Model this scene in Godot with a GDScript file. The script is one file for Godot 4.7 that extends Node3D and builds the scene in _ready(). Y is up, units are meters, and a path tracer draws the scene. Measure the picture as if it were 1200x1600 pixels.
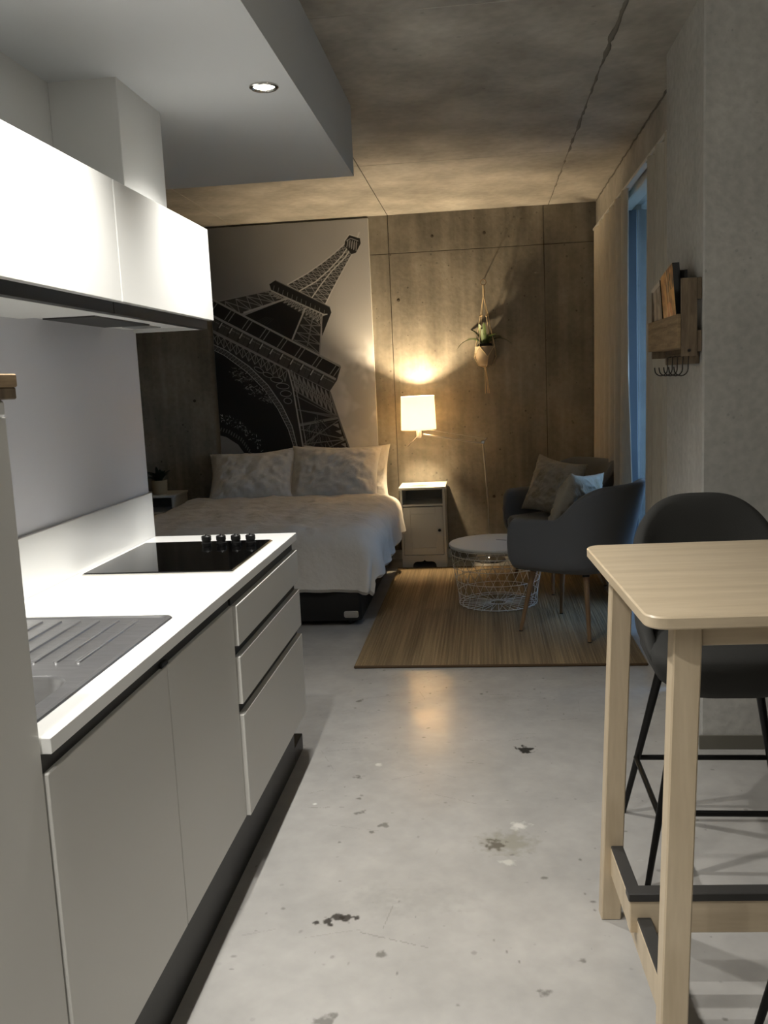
extends Node3D
# A studio flat at dusk: kitchen run on the left, bar table on the right, bed corner at the back.

const DOWN_COLOR := Color(1.0, 0.986, 0.958)
const DOWN_ANGLE := 61.0
const OPAL := 0.27
const HOM := [0.0009676064194742405, -0.00006842659431372143, -0.03901381087164775, 0.00003911698878306768, 0.000592704315104495, -0.04470644782051599, 0.000018068518046886713, -0.00002472660894788485]

# ------------------------------------------------------------------ mesh building
class MB:
	var st := SurfaceTool.new()
	var n := 0
	func _init() -> void:
		st.begin(Mesh.PRIMITIVE_TRIANGLES)
	func v(p: Vector3, g: int) -> void:
		st.set_smooth_group(g)
		st.add_vertex(p)
	func tri(a: Vector3, b: Vector3, c: Vector3, g := -1) -> void:   # a, b, c run counter-clockwise seen from outside
		v(a, g); v(c, g); v(b, g)
	func quad(a: Vector3, b: Vector3, c: Vector3, d: Vector3, g := -1) -> void:
		tri(a, b, c, g); tri(a, c, d, g)
	func out_tri(a: Vector3, b: Vector3, c: Vector3, mid: Vector3, g := -1) -> void:
		if (b - a).cross(c - a).dot((a + b + c) / 3.0 - mid) < 0.0:
			tri(a, c, b, g)
		else:
			tri(a, b, c, g)
	func out_quad(a: Vector3, b: Vector3, c: Vector3, d: Vector3, mid: Vector3, g := -1) -> void:
		if (c - a).cross(d - b).dot((a + b + c + d) / 4.0 - mid) < 0.0:
			quad(a, d, c, b, g)
		else:
			quad(a, b, c, d, g)
	# chamfered box
	func box(c: Vector3, s: Vector3, b := 0.003, xf := Transform3D()) -> MB:
		var h := s / 2.0
		b = minf(b, minf(h.x, minf(h.y, h.z)) * 0.9)
		var mid := xf * c
		var P := func(sx: int, sy: int, sz: int, ax: int) -> Vector3:
			var q := Vector3(sx * (h.x - (0.0 if ax == 0 else b)), sy * (h.y - (0.0 if ax == 1 else b)), sz * (h.z - (0.0 if ax == 2 else b)))
			return xf * (c + q)
		for s1 in [-1, 1]:
			out_quad(P.call(s1, -1, -1, 0), P.call(s1, 1, -1, 0), P.call(s1, 1, 1, 0), P.call(s1, -1, 1, 0), mid)
			out_quad(P.call(-1, s1, -1, 1), P.call(1, s1, -1, 1), P.call(1, s1, 1, 1), P.call(-1, s1, 1, 1), mid)
			out_quad(P.call(-1, -1, s1, 2), P.call(1, -1, s1, 2), P.call(1, 1, s1, 2), P.call(-1, 1, s1, 2), mid)
			if b <= 0.0:
				continue
			for s2 in [-1, 1]:
				out_quad(P.call(s1, s2, -1, 0), P.call(s1, s2, 1, 0), P.call(s1, s2, 1, 1), P.call(s1, s2, -1, 1), mid)
				out_quad(P.call(s1, -1, s2, 0), P.call(s1, 1, s2, 0), P.call(s1, 1, s2, 2), P.call(s1, -1, s2, 2), mid)
				out_quad(P.call(-1, s1, s2, 1), P.call(1, s1, s2, 1), P.call(1, s1, s2, 2), P.call(-1, s1, s2, 2), mid)
				for s3 in [-1, 1]:
					out_tri(P.call(s1, s2, s3, 0), P.call(s1, s2, s3, 1), P.call(s1, s2, s3, 2), mid)
		return self
	func span(a: Vector3, b: Vector3, bev := 0.003) -> MB:   # box between two corners
		return box((a + b) / 2.0, (b - a).abs(), bev)
	# surface of revolution round y; profile of (radius, y) runs upwards on the outside
	func lathe(prof: Array, seg := 24, xf := Transform3D(), g := 1) -> MB:
		g *= 100
		for i in prof.size() - 1:
			if i > 0:
				var d0: Vector2 = prof[i] - prof[i - 1]
				var d1: Vector2 = prof[i + 1] - prof[i]
				if absf(d0.angle_to(d1)) > 0.65: g += 1
			for j in seg:
				var a0 := TAU * j / seg
				var a1 := TAU * ((j + 1) % seg) / seg
				var p: Vector2 = prof[i]
				var q: Vector2 = prof[i + 1]
				var A := xf * Vector3(p.x * cos(a0), p.y, p.x * sin(a0))
				var B := xf * Vector3(p.x * cos(a1), p.y, p.x * sin(a1))
				var C := xf * Vector3(q.x * cos(a1), q.y, q.x * sin(a1))
				var D := xf * Vector3(q.x * cos(a0), q.y, q.x * sin(a0))
				if p.x > 1e-6:
					tri(A, C, B, g)
				if q.x > 1e-6:
					tri(A, D, C, g)
		return self
	func tube(pts: Array, rad, seg := 8, closed := false, g := 1) -> MB:
		var m := pts.size()
		var rings := []
		var up := Vector3.ZERO
		for i in m:
			var a: Vector3 = pts[(i - 1 + m) % m] if closed or i > 0 else pts[i]
			var b: Vector3 = pts[(i + 1) % m] if closed or i < m - 1 else pts[i]
			var t := (b - a).normalized()
			if up == Vector3.ZERO:
				up = Vector3.UP if absf(t.y) < 0.9 else Vector3.RIGHT
			var x := up.cross(t).normalized()
			up = t.cross(x).normalized()
			var r: float = rad[i] if rad is Array else rad
			var ring := []
			for j in seg:
				var w := TAU * j / seg
				ring.append(pts[i] + (x * cos(w) + up * sin(w)) * r)
			rings.append(ring)
		for i in (m if closed else m - 1):
			var R: Array = rings[i]
			var S: Array = rings[(i + 1) % m]
			for j in seg:
				var k := (j + 1) % seg
				quad(R[j], R[k], S[k], S[j], g)
		if not closed:
			for j in seg:
				var k := (j + 1) % seg
				tri(pts[0], rings[0][k], rings[0][j])
				tri(pts[m - 1], rings[m - 1][j], rings[m - 1][k])
		return self
	# grid of points; counter-clockwise with (i+1) along the first and (j+1) along the second direction
	func grid(G: Array, flip := false, wrap := false, g := 1) -> MB:
		for i in G.size() - 1:
			var m: int = G[i].size()
			for j in (m if wrap else m - 1):
				var k := (j + 1) % m
				if flip:
					quad(G[i][j], G[i + 1][j], G[i + 1][k], G[i][k], g)
				else:
					quad(G[i][j], G[i][k], G[i + 1][k], G[i + 1][j], g)
		return self
	# stacked rounded rectangles: each of [half x, half z, corner radius, y]
	func rings(list: Array, c := Vector3.ZERO, xf := Transform3D(), caps := 3, seg := 5, g := 1) -> MB:
		var G := []
		for r in list:
			var ring := []
			for q in 4:
				var sx: float = [1, -1, -1, 1][q]
				var sz: float = [1, 1, -1, -1][q]
				for k in seg + 1:
					var w := PI / 2 * (q + float(k) / seg)
					ring.append(xf * (c + Vector3(sx * (r[0] - r[2]) + r[2] * cos(w), r[3], sz * (r[1] - r[2]) + r[2] * sin(w))))
			G.append(ring)
		g *= 100
		for i in G.size() - 1:
			if i > 0:
				var d0 := Vector2(list[i][0] - list[i - 1][0], list[i][3] - list[i - 1][3])
				var d1 := Vector2(list[i + 1][0] - list[i][0], list[i + 1][3] - list[i][3])
				if absf(d0.angle_to(d1)) > 0.65 and list[i][0] < 0.19 or absf(d0.angle_to(d1)) > 0.78: g += 1
			grid([G[i], G[i + 1]], true, true, g)
		for e in 2:
			if caps & (1 << e):
				var ring: Array = G[0] if e == 0 else G[G.size() - 1]
				var mid := Vector3.ZERO
				for p in ring: mid += p / ring.size()
				for k in ring.size():
					var a: Vector3 = ring[k]
					var b: Vector3 = ring[(k + 1) % ring.size()]
					if e == 0: tri(mid, a, b)
					else: tri(mid, b, a)
		return self
	# polygon in x-y, thickened along z
	func prism(poly: PackedVector2Array, z0: float, z1: float, xf := Transform3D()) -> MB:
		if Geometry2D.is_polygon_clockwise(poly):
			poly.reverse()
		var idx := Geometry2D.triangulate_polygon(poly)
		for i in range(0, idx.size(), 3):
			var a := poly[idx[i]]
			var b := poly[idx[i + 1]]
			var c := poly[idx[i + 2]]
			if (b - a).cross(c - a) < 0:
				var t := b; b = c; c = t
			tri(xf * Vector3(a.x, a.y, z1), xf * Vector3(b.x, b.y, z1), xf * Vector3(c.x, c.y, z1))
			tri(xf * Vector3(a.x, a.y, z0), xf * Vector3(c.x, c.y, z0), xf * Vector3(b.x, b.y, z0))
		for i in poly.size():
			var a := poly[i]
			var b := poly[(i + 1) % poly.size()]
			quad(xf * Vector3(a.x, a.y, z0), xf * Vector3(b.x, b.y, z0), xf * Vector3(b.x, b.y, z1), xf * Vector3(a.x, a.y, z1))
		return self
	func done() -> ArrayMesh:
		st.generate_normals()
		return st.commit()

func mb() -> MB:
	return MB.new()

func obj(called: String, m, mat: Material, parent: Node = self, xf := Transform3D()) -> MeshInstance3D:
	var o := MeshInstance3D.new()
	o.name = called
	o.mesh = m.done() if m is MB else m
	o.material_override = mat
	o.transform = xf
	parent.add_child(o, true)
	return o

func tag(o: Node, label: String, category: String, group := "") -> void:
	o.set_meta("label", label)
	o.set_meta("category", category)
	if group != "":
		o.set_meta("group", group)

var counts := {}
func numbered(called: String) -> String:
	counts[called] = counts.get(called, -1) + 1
	return called if counts[called] == 0 else "%s_%03d" % [called, counts[called]]

func copy_of(o: Node3D, called: String, label: String, at: Vector3, turn: float) -> Node3D:
	var c: Node3D = o.duplicate()
	c.name = numbered(called)
	add_child(c, true)
	c.position = at
	c.rotation.y = turn
	c.set_meta("label", label)
	return c

func thing(called: String, label: String, category: String, at := Vector3.ZERO, turn := 0.0, group := "") -> Node3D:
	var o := Node3D.new()
	o.name = numbered(called)
	add_child(o, true)
	o.position = at
	o.rotation.y = turn
	tag(o, label, category, group)
	return o

func frame(called: String) -> Node3D:   # a piece of the setting with parts
	var o := Node3D.new()
	o.name = called
	add_child(o, true)
	o.set_meta("kind", "structure")
	return o

func struct(called: String, m, mat: Material, parent: Node = self) -> MeshInstance3D:
	var o := obj(called, m, mat, parent)
	if parent == self:
		o.set_meta("kind", "structure")
	return o

func xf_at(p: Vector3, e := Vector3.ZERO, s := Vector3.ONE) -> Transform3D:
	return Transform3D(Basis.from_euler(e).scaled_local(s), p)

# ------------------------------------------------------------------ textures and materials
func grain(w: int, h: int, sd: int, freq: float, oct := 4, kind := FastNoiseLite.TYPE_SIMPLEX_SMOOTH) -> PackedByteArray:
	var f := FastNoiseLite.new()
	f.seed = sd
	f.frequency = freq
	f.noise_type = kind
	f.fractal_octaves = oct
	var im := f.get_seamless_image(w, h)
	im.convert(Image.FORMAT_L8)
	return im.get_data()

func stretched(w: int, h: int, nw: int, nh: int, sd: int, freq: float, oct := 4) -> PackedByteArray:
	var im := Image.create_from_data(nw, nh, false, Image.FORMAT_L8, grain(nw, nh, sd, freq, oct))
	im.resize(w, h, Image.INTERPOLATE_CUBIC)
	return im.get_data()

func tex(im: Image) -> ImageTexture:
	return ImageTexture.create_from_image(im)

func grey_tex(w: int, h: int, d: PackedByteArray) -> ImageTexture:
	return tex(Image.create_from_data(w, h, false, Image.FORMAT_L8, d))

# mixes layers of noise (each [bytes, weight]) into a tone, then tints it between two colours
func blend_tex(w: int, h: int, layers: Array, c0: Color, c1: Color, spots := 0, sd := 1, spot_tone := 0.35) -> ImageTexture:
	var tone := PackedFloat32Array()
	tone.resize(w * h)
	tone.fill(0.5)
	for l in layers:
		var d: PackedByteArray = l[0]
		var k: float = l[1] / 255.0
		for i in w * h:
			tone[i] += (d[i] - 127.5) * k
	var rng := RandomNumberGenerator.new()
	rng.seed = sd
	for s in spots:
		var cx := rng.randi() % w
		var cy := rng.randi() % h
		var r := 0.6 + 2.2 * pow(rng.randf(), 3.0)
		var dk := spot_tone * rng.randf_range(0.4, 1.0)
		for y in range(-3, 4):
			for x in range(-3, 4):
				var q := clampf(r + 0.5 - sqrt(x * x + y * y), 0.0, 1.0)
				if q > 0.0:
					var at := posmod(cy + y, h) * w + posmod(cx + x, w)
					tone[at] -= dk * q
	var out := PackedByteArray()
	out.resize(w * h * 3)
	var a := Vector3(c0.r, c0.g, c0.b) * 255.0
	var b := (Vector3(c1.r, c1.g, c1.b) * 255.0) - a
	for i in w * h:
		var c := a + b * clampf(tone[i], -0.4, 1.4)
		out[i * 3] = clampi(int(c.x), 0, 255)
		out[i * 3 + 1] = clampi(int(c.y), 0, 255)
		out[i * 3 + 2] = clampi(int(c.z), 0, 255)
	return tex(Image.create_from_data(w, h, false, Image.FORMAT_RGB8, out))

func mat(c: Color, rough := 0.6, metal := 0.0) -> StandardMaterial3D:
	var m := StandardMaterial3D.new()
	m.albedo_color = c
	m.roughness = rough
	m.metallic = metal
	return m

func tri_mat(t: Texture2D, rough: float, per_metre: float, world := true, c := Color.WHITE) -> StandardMaterial3D:
	var m := mat(c, rough)
	m.albedo_texture = t
	m.uv1_triplanar = true
	m.uv1_world_triplanar = world
	m.uv1_scale = Vector3.ONE * per_metre
	return m

func relief(m: StandardMaterial3D, t: Texture2D, cm: float) -> StandardMaterial3D:
	m.heightmap_enabled = true
	m.heightmap_texture = t
	m.heightmap_scale = cm
	return m

var M := {}

func materials() -> void:
	var W := 1024
	# poured concrete, wall: blotches, drips, pits
	var blot := grain(W, W, 11, 0.004, 5)
	var fine := grain(W, W, 12, 0.05, 4)
	var drip := stretched(W, W, W, 64, 13, 0.02, 4)
	M.wall = tri_mat(blend_tex(W, W, [[blot, 0.55], [fine, 0.22], [drip, 0.45]], Color(0.37, 0.35, 0.31), Color(0.66, 0.63, 0.575), 900, 3, 0.6), 0.75, 0.36)
	relief(M.wall, grey_tex(W, W, fine), 0.12)
	var cloud := grain(W, W, 21, 0.006, 5)
	M.ceiling = tri_mat(blend_tex(W, W, [[cloud, 0.85], [fine, 0.3], [blot, 0.3]], Color(0.56, 0.545, 0.515), Color(0.80, 0.785, 0.75), 350, 5), 0.7, 0.3)
	relief(M.ceiling, grey_tex(W, W, fine), 0.1)
	M.column = tri_mat(blend_tex(W, W, [[blot, 0.35], [fine, 0.4], [drip, 0.2]], Color(0.61, 0.605, 0.59), Color(0.82, 0.815, 0.79), 800, 7), 0.75, 0.45)
	relief(M.column, grey_tex(W, W, fine), 0.15)
	M.seam = mat(Color(0.47, 0.455, 0.42), 0.95)
	M.joint = mat(Color(0.27, 0.24, 0.2), 0.9)
	# polished floor
	var fl := tri_mat(blend_tex(W, W, [[cloud, 0.5], [grain(W, W, 31, 0.02, 5), 0.35], [fine, 0.14]], Color(0.605, 0.598, 0.585), Color(0.715, 0.705, 0.69), 260, 9, 0.5), 1.0, 0.4)
	var rg := grain(512, 512, 33, 0.012, 4)
	for i in rg.size():
		rg[i] = int(50 + (rg[i] - 127) * 0.16)
	fl.roughness_texture = grey_tex(512, 512, rg)
	fl.roughness_texture_channel = BaseMaterial3D.TEXTURE_CHANNEL_GRAYSCALE
	fl.detail_enabled = true
	fl.detail_blend_mode = BaseMaterial3D.BLEND_MODE_MIX
	fl.detail_uv_layer = BaseMaterial3D.DETAIL_UV_2
	fl.detail_albedo = floor_marks()
	M.floor = fl
	# kitchen
	M.white = mat(Color(0.86, 0.86, 0.845), 0.32)
	M.front = mat(Color(0.80, 0.795, 0.775), 0.38)
	M.counter = mat(Color(0.92, 0.92, 0.91), 0.3)
	M.splash = mat(Color(0.80, 0.80, 0.82), 0.3)
	M.plaster = mat(Color(0.86, 0.86, 0.85), 0.75)
	M.plaster_bulk = mat(Color(0.80, 0.81, 0.82), 0.8)
	M.dark_profile = mat(Color(0.17, 0.165, 0.16), 0.4, 0.3)
	M.plinth = mat(Color(0.035, 0.033, 0.031), 0.45)
	M.black_glass = mat(Color(0.012, 0.012, 0.013), 0.06)
	M.black = mat(Color(0.03, 0.03, 0.03), 0.45)
	M.black_metal = mat(Color(0.035, 0.034, 0.033), 0.42, 0.4)
	var br := stretched(512, 512, 64, 512, 41, 0.04, 3)
	M.steel = tri_mat(blend_tex(512, 512, [[br, 0.5]], Color(0.58, 0.58, 0.585), Color(0.70, 0.70, 0.705)), 0.33, 3.0)
	M.steel.metallic = 0.92
	M.hook = mat(Color(0.22, 0.21, 0.20), 0.35, 0.8)
	M.lamp_steel = mat(Color(0.72, 0.70, 0.66), 0.35, 0.5)
	M.chrome = mat(Color(0.8, 0.79, 0.77), 0.18, 1.0)
	# woods
	var wl := [[stretched(512, 512, 32, 512, 51, 0.03, 4), 0.7], [stretched(512, 512, 64, 512, 52, 0.12, 3), 0.3]]
	var wv := [[stretched(512, 512, 512, 32, 51, 0.03, 4), 0.7], [stretched(512, 512, 512, 64, 52, 0.12, 3), 0.3]]
	M.birch_along = tri_mat(blend_tex(512, 512, wl, Color(0.73, 0.66, 0.55), Color(0.83, 0.765, 0.66)), 0.35, 1.3, false)
	M.birch = tri_mat(blend_tex(512, 512, wv, Color(0.73, 0.66, 0.55), Color(0.83, 0.765, 0.66)), 0.4, 1.3, false)
	M.oak = tri_mat(blend_tex(512, 512, wv, Color(0.44, 0.345, 0.245), Color(0.60, 0.49, 0.365)), 0.5, 3.0, false)
	M.pallet = tri_mat(blend_tex(512, 512, wl, Color(0.46, 0.38, 0.28), Color(0.70, 0.60, 0.46)), 0.8, 3.0, false)
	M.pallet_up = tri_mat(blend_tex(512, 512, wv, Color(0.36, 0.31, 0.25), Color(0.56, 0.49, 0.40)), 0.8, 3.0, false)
	# cloth
	var wv1 := grain(512, 512, 61, 0.22, 2)
	var weave := PackedByteArray()
	weave.resize(256 * 256)
	for y in 256:
		for x in 256:
			weave[y * 256 + x] = int(127 + 60 * sin(x * TAU / 8.0) * sin(y * TAU / 8.0) + (wv1[y * 512 + x] - 127) * 0.5)
	var weave_t := grey_tex(256, 256, weave)
	M.grey_cloth = tri_mat(blend_tex(512, 512, [[wv1, 0.7]], Color(0.325, 0.335, 0.35), Color(0.41, 0.42, 0.435)), 0.95, 3.0, false)
	relief(M.grey_cloth, weave_t, 0.06)
	M.grey_cloth.rim_enabled = true
	M.grey_cloth.rim = 0.25
	M.stool_cloth = tri_mat(blend_tex(512, 512, [[wv1, 0.7]], Color(0.155, 0.155, 0.15), Color(0.215, 0.215, 0.205)), 0.85, 3.0, false)
	relief(M.stool_cloth, weave_t, 0.04)
	M.linen = mat(Color(0.80, 0.785, 0.76), 0.9)
	M.linen.rim_enabled = true
	M.linen.rim = 0.2
	relief(M.linen, grey_tex(512, 512, grain(512, 512, 65, 0.012, 4)), 0.4)
	M.linen.uv1_triplanar = true
	M.linen.uv1_scale = Vector3.ONE * 2.0
	M.curtain = tri_mat(blend_tex(512, 512, [[stretched(512, 512, 512, 48, 63, 0.1, 3), 0.6]], Color(0.70, 0.67, 0.61), Color(0.82, 0.79, 0.73)), 0.95, 2.0, false)
	M.curtain.backlight_enabled = true
	M.curtain.backlight = Color(0.25, 0.25, 0.25)
	M.rope = mat(Color(0.80, 0.72, 0.58), 0.95)
	M.cushion = tri_mat(cushion_print(), 0.95, 1.9, false)
	relief(M.cushion, weave_t, 0.05)
	# jute
	var j1 := stretched(1024, 1024, 1024, 10, 71, 0.09, 3)
	var j2 := grain(1024, 1024, 72, 0.12, 3)
	var j3 := stretched(1024, 1024, 256, 16, 73, 0.03, 3)
	M.jute = tri_mat(blend_tex(1024, 1024, [[j1, 0.9], [j2, 0.5], [j3, 0.5]], Color(0.40, 0.335, 0.24), Color(0.60, 0.52, 0.39)), 0.95, 0.8)
	relief(M.jute, grey_tex(1024, 1024, j1), 0.5)
	M.paint_white = mat(Color(0.82, 0.82, 0.80), 0.4)
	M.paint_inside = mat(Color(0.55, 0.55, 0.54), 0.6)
	M.wire = mat(Color(0.83, 0.82, 0.79), 0.45)
	M.frame_blue = mat(Color(0.30, 0.33, 0.37), 0.5)
	M.leaf = mat(Color(0.25, 0.32, 0.15), 0.5)
	M.leaf_dark = mat(Color(0.10, 0.14, 0.07), 0.6)
	M.soil = mat(Color(0.06, 0.045, 0.035), 0.95)
	M.shade = mat(Color(0.97, 0.95, 0.91), 0.9)
	M.shade.backlight_enabled = true
	M.shade.backlight = Color(1.0, 0.95, 0.86)
	M.shade.cull_mode = BaseMaterial3D.CULL_DISABLED
	M.glass = mat(Color(1, 1, 1, 0.06), 0.02)
	M.glass.transparency = BaseMaterial3D.TRANSPARENCY_ALPHA

# stains, chips and scratches lying on the floor; the picture covers x -3..3 and z -8..2
func floor_marks() -> ImageTexture:
	var im := Image.create_empty(2048, 2048, false, Image.FORMAT_RGBA8)
	im.fill(Color(0.6, 0.6, 0.58, 0.0))
	var rng := RandomNumberGenerator.new()
	rng.seed = 77
	var nz := FastNoiseLite.new()
	nz.seed = 5
	nz.frequency = 0.09
	var blob := func(x: float, z: float, rx: float, rz: float, c: Color, soft: float, ragged: float) -> void:
		var cx := (x + 3.0) / 6.0 * 2048.0
		var cy := (z + 8.0) / 10.0 * 2048.0
		var ax := rx / 6.0 * 2048.0
		var ay := rz / 10.0 * 2048.0
		for py in range(int(cy - ay * 1.6) - 1, int(cy + ay * 1.6) + 2):
			for px in range(int(cx - ax * 1.6) - 1, int(cx + ax * 1.6) + 2):
				if px < 0 or py < 0 or px > 2047 or py > 2047:
					continue
				var d := Vector2((px - cx) / ax, (py - cy) / ay).length() + ragged * 0.75 * nz.get_noise_2d(px * 0.9, py * 1.5)
				var a := clampf((1.0 - d) / soft, 0.0, 1.0) * c.a
				if a > 0.0:
					var was := im.get_pixel(px, py)
					var k := a + was.a * (1.0 - a)
					var mix := was.lerp(c, a / k)
					im.set_pixel(px, py, Color(mix.r, mix.g, mix.b, k))
	var scratch := func(x: float, z: float, dx: float, dz: float, c: Color) -> void:
		var n := int(maxf(absf(dx) / 6.0, absf(dz) / 10.0) * 2048.0) + 1
		for i in n:
			var t := float(i) / n
			var px := int((x + dx * t + 3.0) / 6.0 * 2048.0)
			var py := int((z + dz * t + 8.0) / 10.0 * 2048.0)
			if px >= 0 and py >= 0 and px < 2048 and py < 2048 and nz.get_noise_2d(i * 2.0, x * 900.0) > -0.15:
				im.set_pixel(px, py, c)
	blob.call(0.03, -2.675, 0.105, 0.085, Color(0.52, 0.51, 0.44, 0.5), 0.6, 0.8)
	blob.call(-0.005, -2.665, 0.034, 0.034, Color(0.36, 0.34, 0.30, 0.8), 0.4, 1.3)
	blob.call(0.075, -2.79, 0.035, 0.03, Color(0.86, 0.85, 0.82, 0.8), 0.6, 1.2)
	blob.call(0.03, -2.56, 0.025, 0.02, Color(0.85, 0.84, 0.81, 0.5), 0.6, 1.2)
	blob.call(0.12, -3.40, 0.036, 0.036, Color(0.16, 0.15, 0.14, 0.95), 0.3, 1.3)
	for q in [[-0.49, -2.235, 0.012], [-0.465, -2.25, 0.016], [-0.44, -2.26, 0.018], [-0.41, -2.265, 0.02], [-0.385, -2.262, 0.011], [-0.45, -2.23, 0.009]]:
		blob.call(q[0], q[1], q[2], q[2], Color(0.17, 0.16, 0.15, 0.9), 0.4, 1.4)
	for q in [[-0.50, -3.15, 0.02], [-0.455, -2.87, 0.02], [-0.37, -2.785, 0.022], [-0.40, -2.74, 0.013], [-0.48, -2.97, 0.013], [-0.40, -1.86, 0.03], [-0.47, -1.75, 0.03], [0.13, -2.48, 0.012], [0.26, -2.36, 0.01],
			[-0.30, -2.11, 0.018], [0.10, -1.98, 0.016], [0.2, -2.1, 0.013], [-0.27, -3.62, 0.011], [-0.60, -3.95, 0.02]]:
		blob.call(q[0], q[1], q[2], q[2] * 0.8, Color(0.38, 0.37, 0.35, 0.7), 0.5, 1.5)
	blob.call(-0.44, -3.26, 0.016, 0.02, Color(0.86, 0.85, 0.83, 0.7), 0.6, 1.2)
	blob.call(-0.62, -2.93, 0.01, 0.01, Color(0.9, 0.9, 0.88, 0.8), 0.6, 1.2)
	for i in 520:
		var x := rng.randf_range(-0.75, 2.2)
		var z := rng.randf_range(-4.6, 0.5)
		blob.call(x, z, rng.randf_range(0.002, 0.009), rng.randf_range(0.002, 0.009), Color(0.36, 0.35, 0.33, rng.randf_range(0.25, 0.7)), 0.6, 1.2)
	for i in 60:
		var x := rng.randf_range(-0.7, 1.5)
		var z := rng.randf_range(-4.4, -1.0)
		var w := rng.randf_range(-0.6, 0.6) if rng.randf() < 0.7 else rng.randf_range(1.0, 2.0)
		var l := rng.randf_range(0.03, 0.2)
		scratch.call(x, z, cos(w) * l, sin(w) * l, Color(0.40, 0.39, 0.37, rng.randf_range(0.15, 0.5)))
	for i in 26:
		blob.call(rng.randf_range(-0.7, 1.6), rng.randf_range(-4.4, -1.0), rng.randf_range(0.05, 0.2), rng.randf_range(0.04, 0.16), Color(0.50, 0.50, 0.48, rng.randf_range(0.06, 0.16)), 0.9, 1.3)
	return tex(im)

# pale linen printed with soft rings and leaves
func cushion_print() -> ImageTexture:
	var w := 512
	var im := Image.create_empty(w, w, false, Image.FORMAT_RGB8)
	var rng := RandomNumberGenerator.new()
	rng.seed = 19
	var base := Color(0.60, 0.575, 0.525)
	im.fill(base)
	for k in 16:
		var c := Vector2((k % 4) * 128 + 64 + rng.randi_range(-26, 26), (k / 4) * 128 + 64 + rng.randi_range(-26, 26))
		var r := rng.randf_range(26, 46)
		var asp := rng.randf_range(0.55, 1.0)
		var turn := rng.randf_range(0, PI)
		var ink: Color = [Color(0.46, 0.42, 0.33), Color(0.50, 0.48, 0.44), Color(0.52, 0.46, 0.34)][k % 3]
		for y in range(-50, 51):
			for x in range(-50, 51):
				var p := Vector2(x, y).rotated(turn)
				var d := Vector2(p.x / asp, p.y).length() / r
				if d < 1.0:
					var rim := 0.75 if fmod(d * 3.2, 1.0) < 0.32 else 0.25
					if absf(p.x) < 1.5: rim = 0.8
					var px := posmod(int(c.x) + x, w)
					var py := posmod(int(c.y) + y, w)
					im.set_pixel(px, py, base.lerp(ink, rim))
	return tex(im)

# ------------------------------------------------------------------ the wall print
const PW := 1290
const PH := 1980
var pd := PackedByteArray()

func pmap(x: float, y: float) -> Vector2:
	var h: Array = HOM
	var k: float = h[6] * x + h[7] * y + 1.0
	return Vector2((h[0] * x + h[1] * y + h[2]) / k * PW, (h[3] * x + h[4] * y + h[5]) / k * PH)

func fill_px(p: PackedVector2Array, tone: int) -> void:
	var lo := PH
	var hi := 0
	for q in p:
		lo = mini(lo, int(floor(q.y)))
		hi = maxi(hi, int(ceil(q.y)))
	for y in range(maxi(lo, 0), mini(hi + 1, PH)):
		var xs := []
		for i in p.size():
			var a := p[i]
			var b := p[(i + 1) % p.size()]
			if (a.y <= y + 0.5) != (b.y <= y + 0.5):
				xs.append(a.x + (y + 0.5 - a.y) / (b.y - a.y) * (b.x - a.x))
		xs.sort()
		for i in range(0, xs.size() - 1, 2):
			for x in range(maxi(int(round(xs[i])), 0), mini(int(round(xs[i + 1])), PW)):
				pd[y * PW + x] = tone

func area(pts: Array, tone: int) -> void:
	var p := PackedVector2Array()
	for q in pts: p.append(pmap(q.x, q.y))
	fill_px(p, tone)

func bar(a: Vector2, b: Vector2, w: float, tone: int) -> void:
	var p := pmap(a.x, a.y)
	var q := pmap(b.x, b.y)
	var n := (q - p).normalized().orthogonal() * w * 0.6
	if tone > 60: tone = mini(int(tone * 1.3), 205)
	fill_px(PackedVector2Array([p + n, q + n, q - n, p - n]), tone)

func path(pts: Array, w: float, tone: int) -> void:
	for i in pts.size() - 1: bar(pts[i], pts[i + 1], w, tone)

func on_path(pts: Array, t: float) -> Vector2:
	var len := 0.0
	for i in pts.size() - 1: len += (pts[i + 1] - pts[i]).length()
	var s := t * len
	for i in pts.size() - 1:
		var l: float = (pts[i + 1] - pts[i]).length()
		if s <= l or i == pts.size() - 2: return pts[i].lerp(pts[i + 1], s / l)
		s -= l
	return pts[0]

func braces(a: Array, b: Array, n: int, w: float, tone: int, rungs := true) -> void:
	for i in n:
		var t0 := float(i) / n
		var t1 := float(i + 1) / n
		bar(on_path(a, t0), on_path(b, t1), w, tone)
		bar(on_path(b, t0), on_path(a, t1), w, tone)
		if rungs: bar(on_path(a, t1), on_path(b, t1), w, tone)

func V(list: Array) -> Array:
	var out := []
	for i in range(0, list.size(), 2): out.append(Vector2(list[i], list[i + 1]))
	return out

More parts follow.
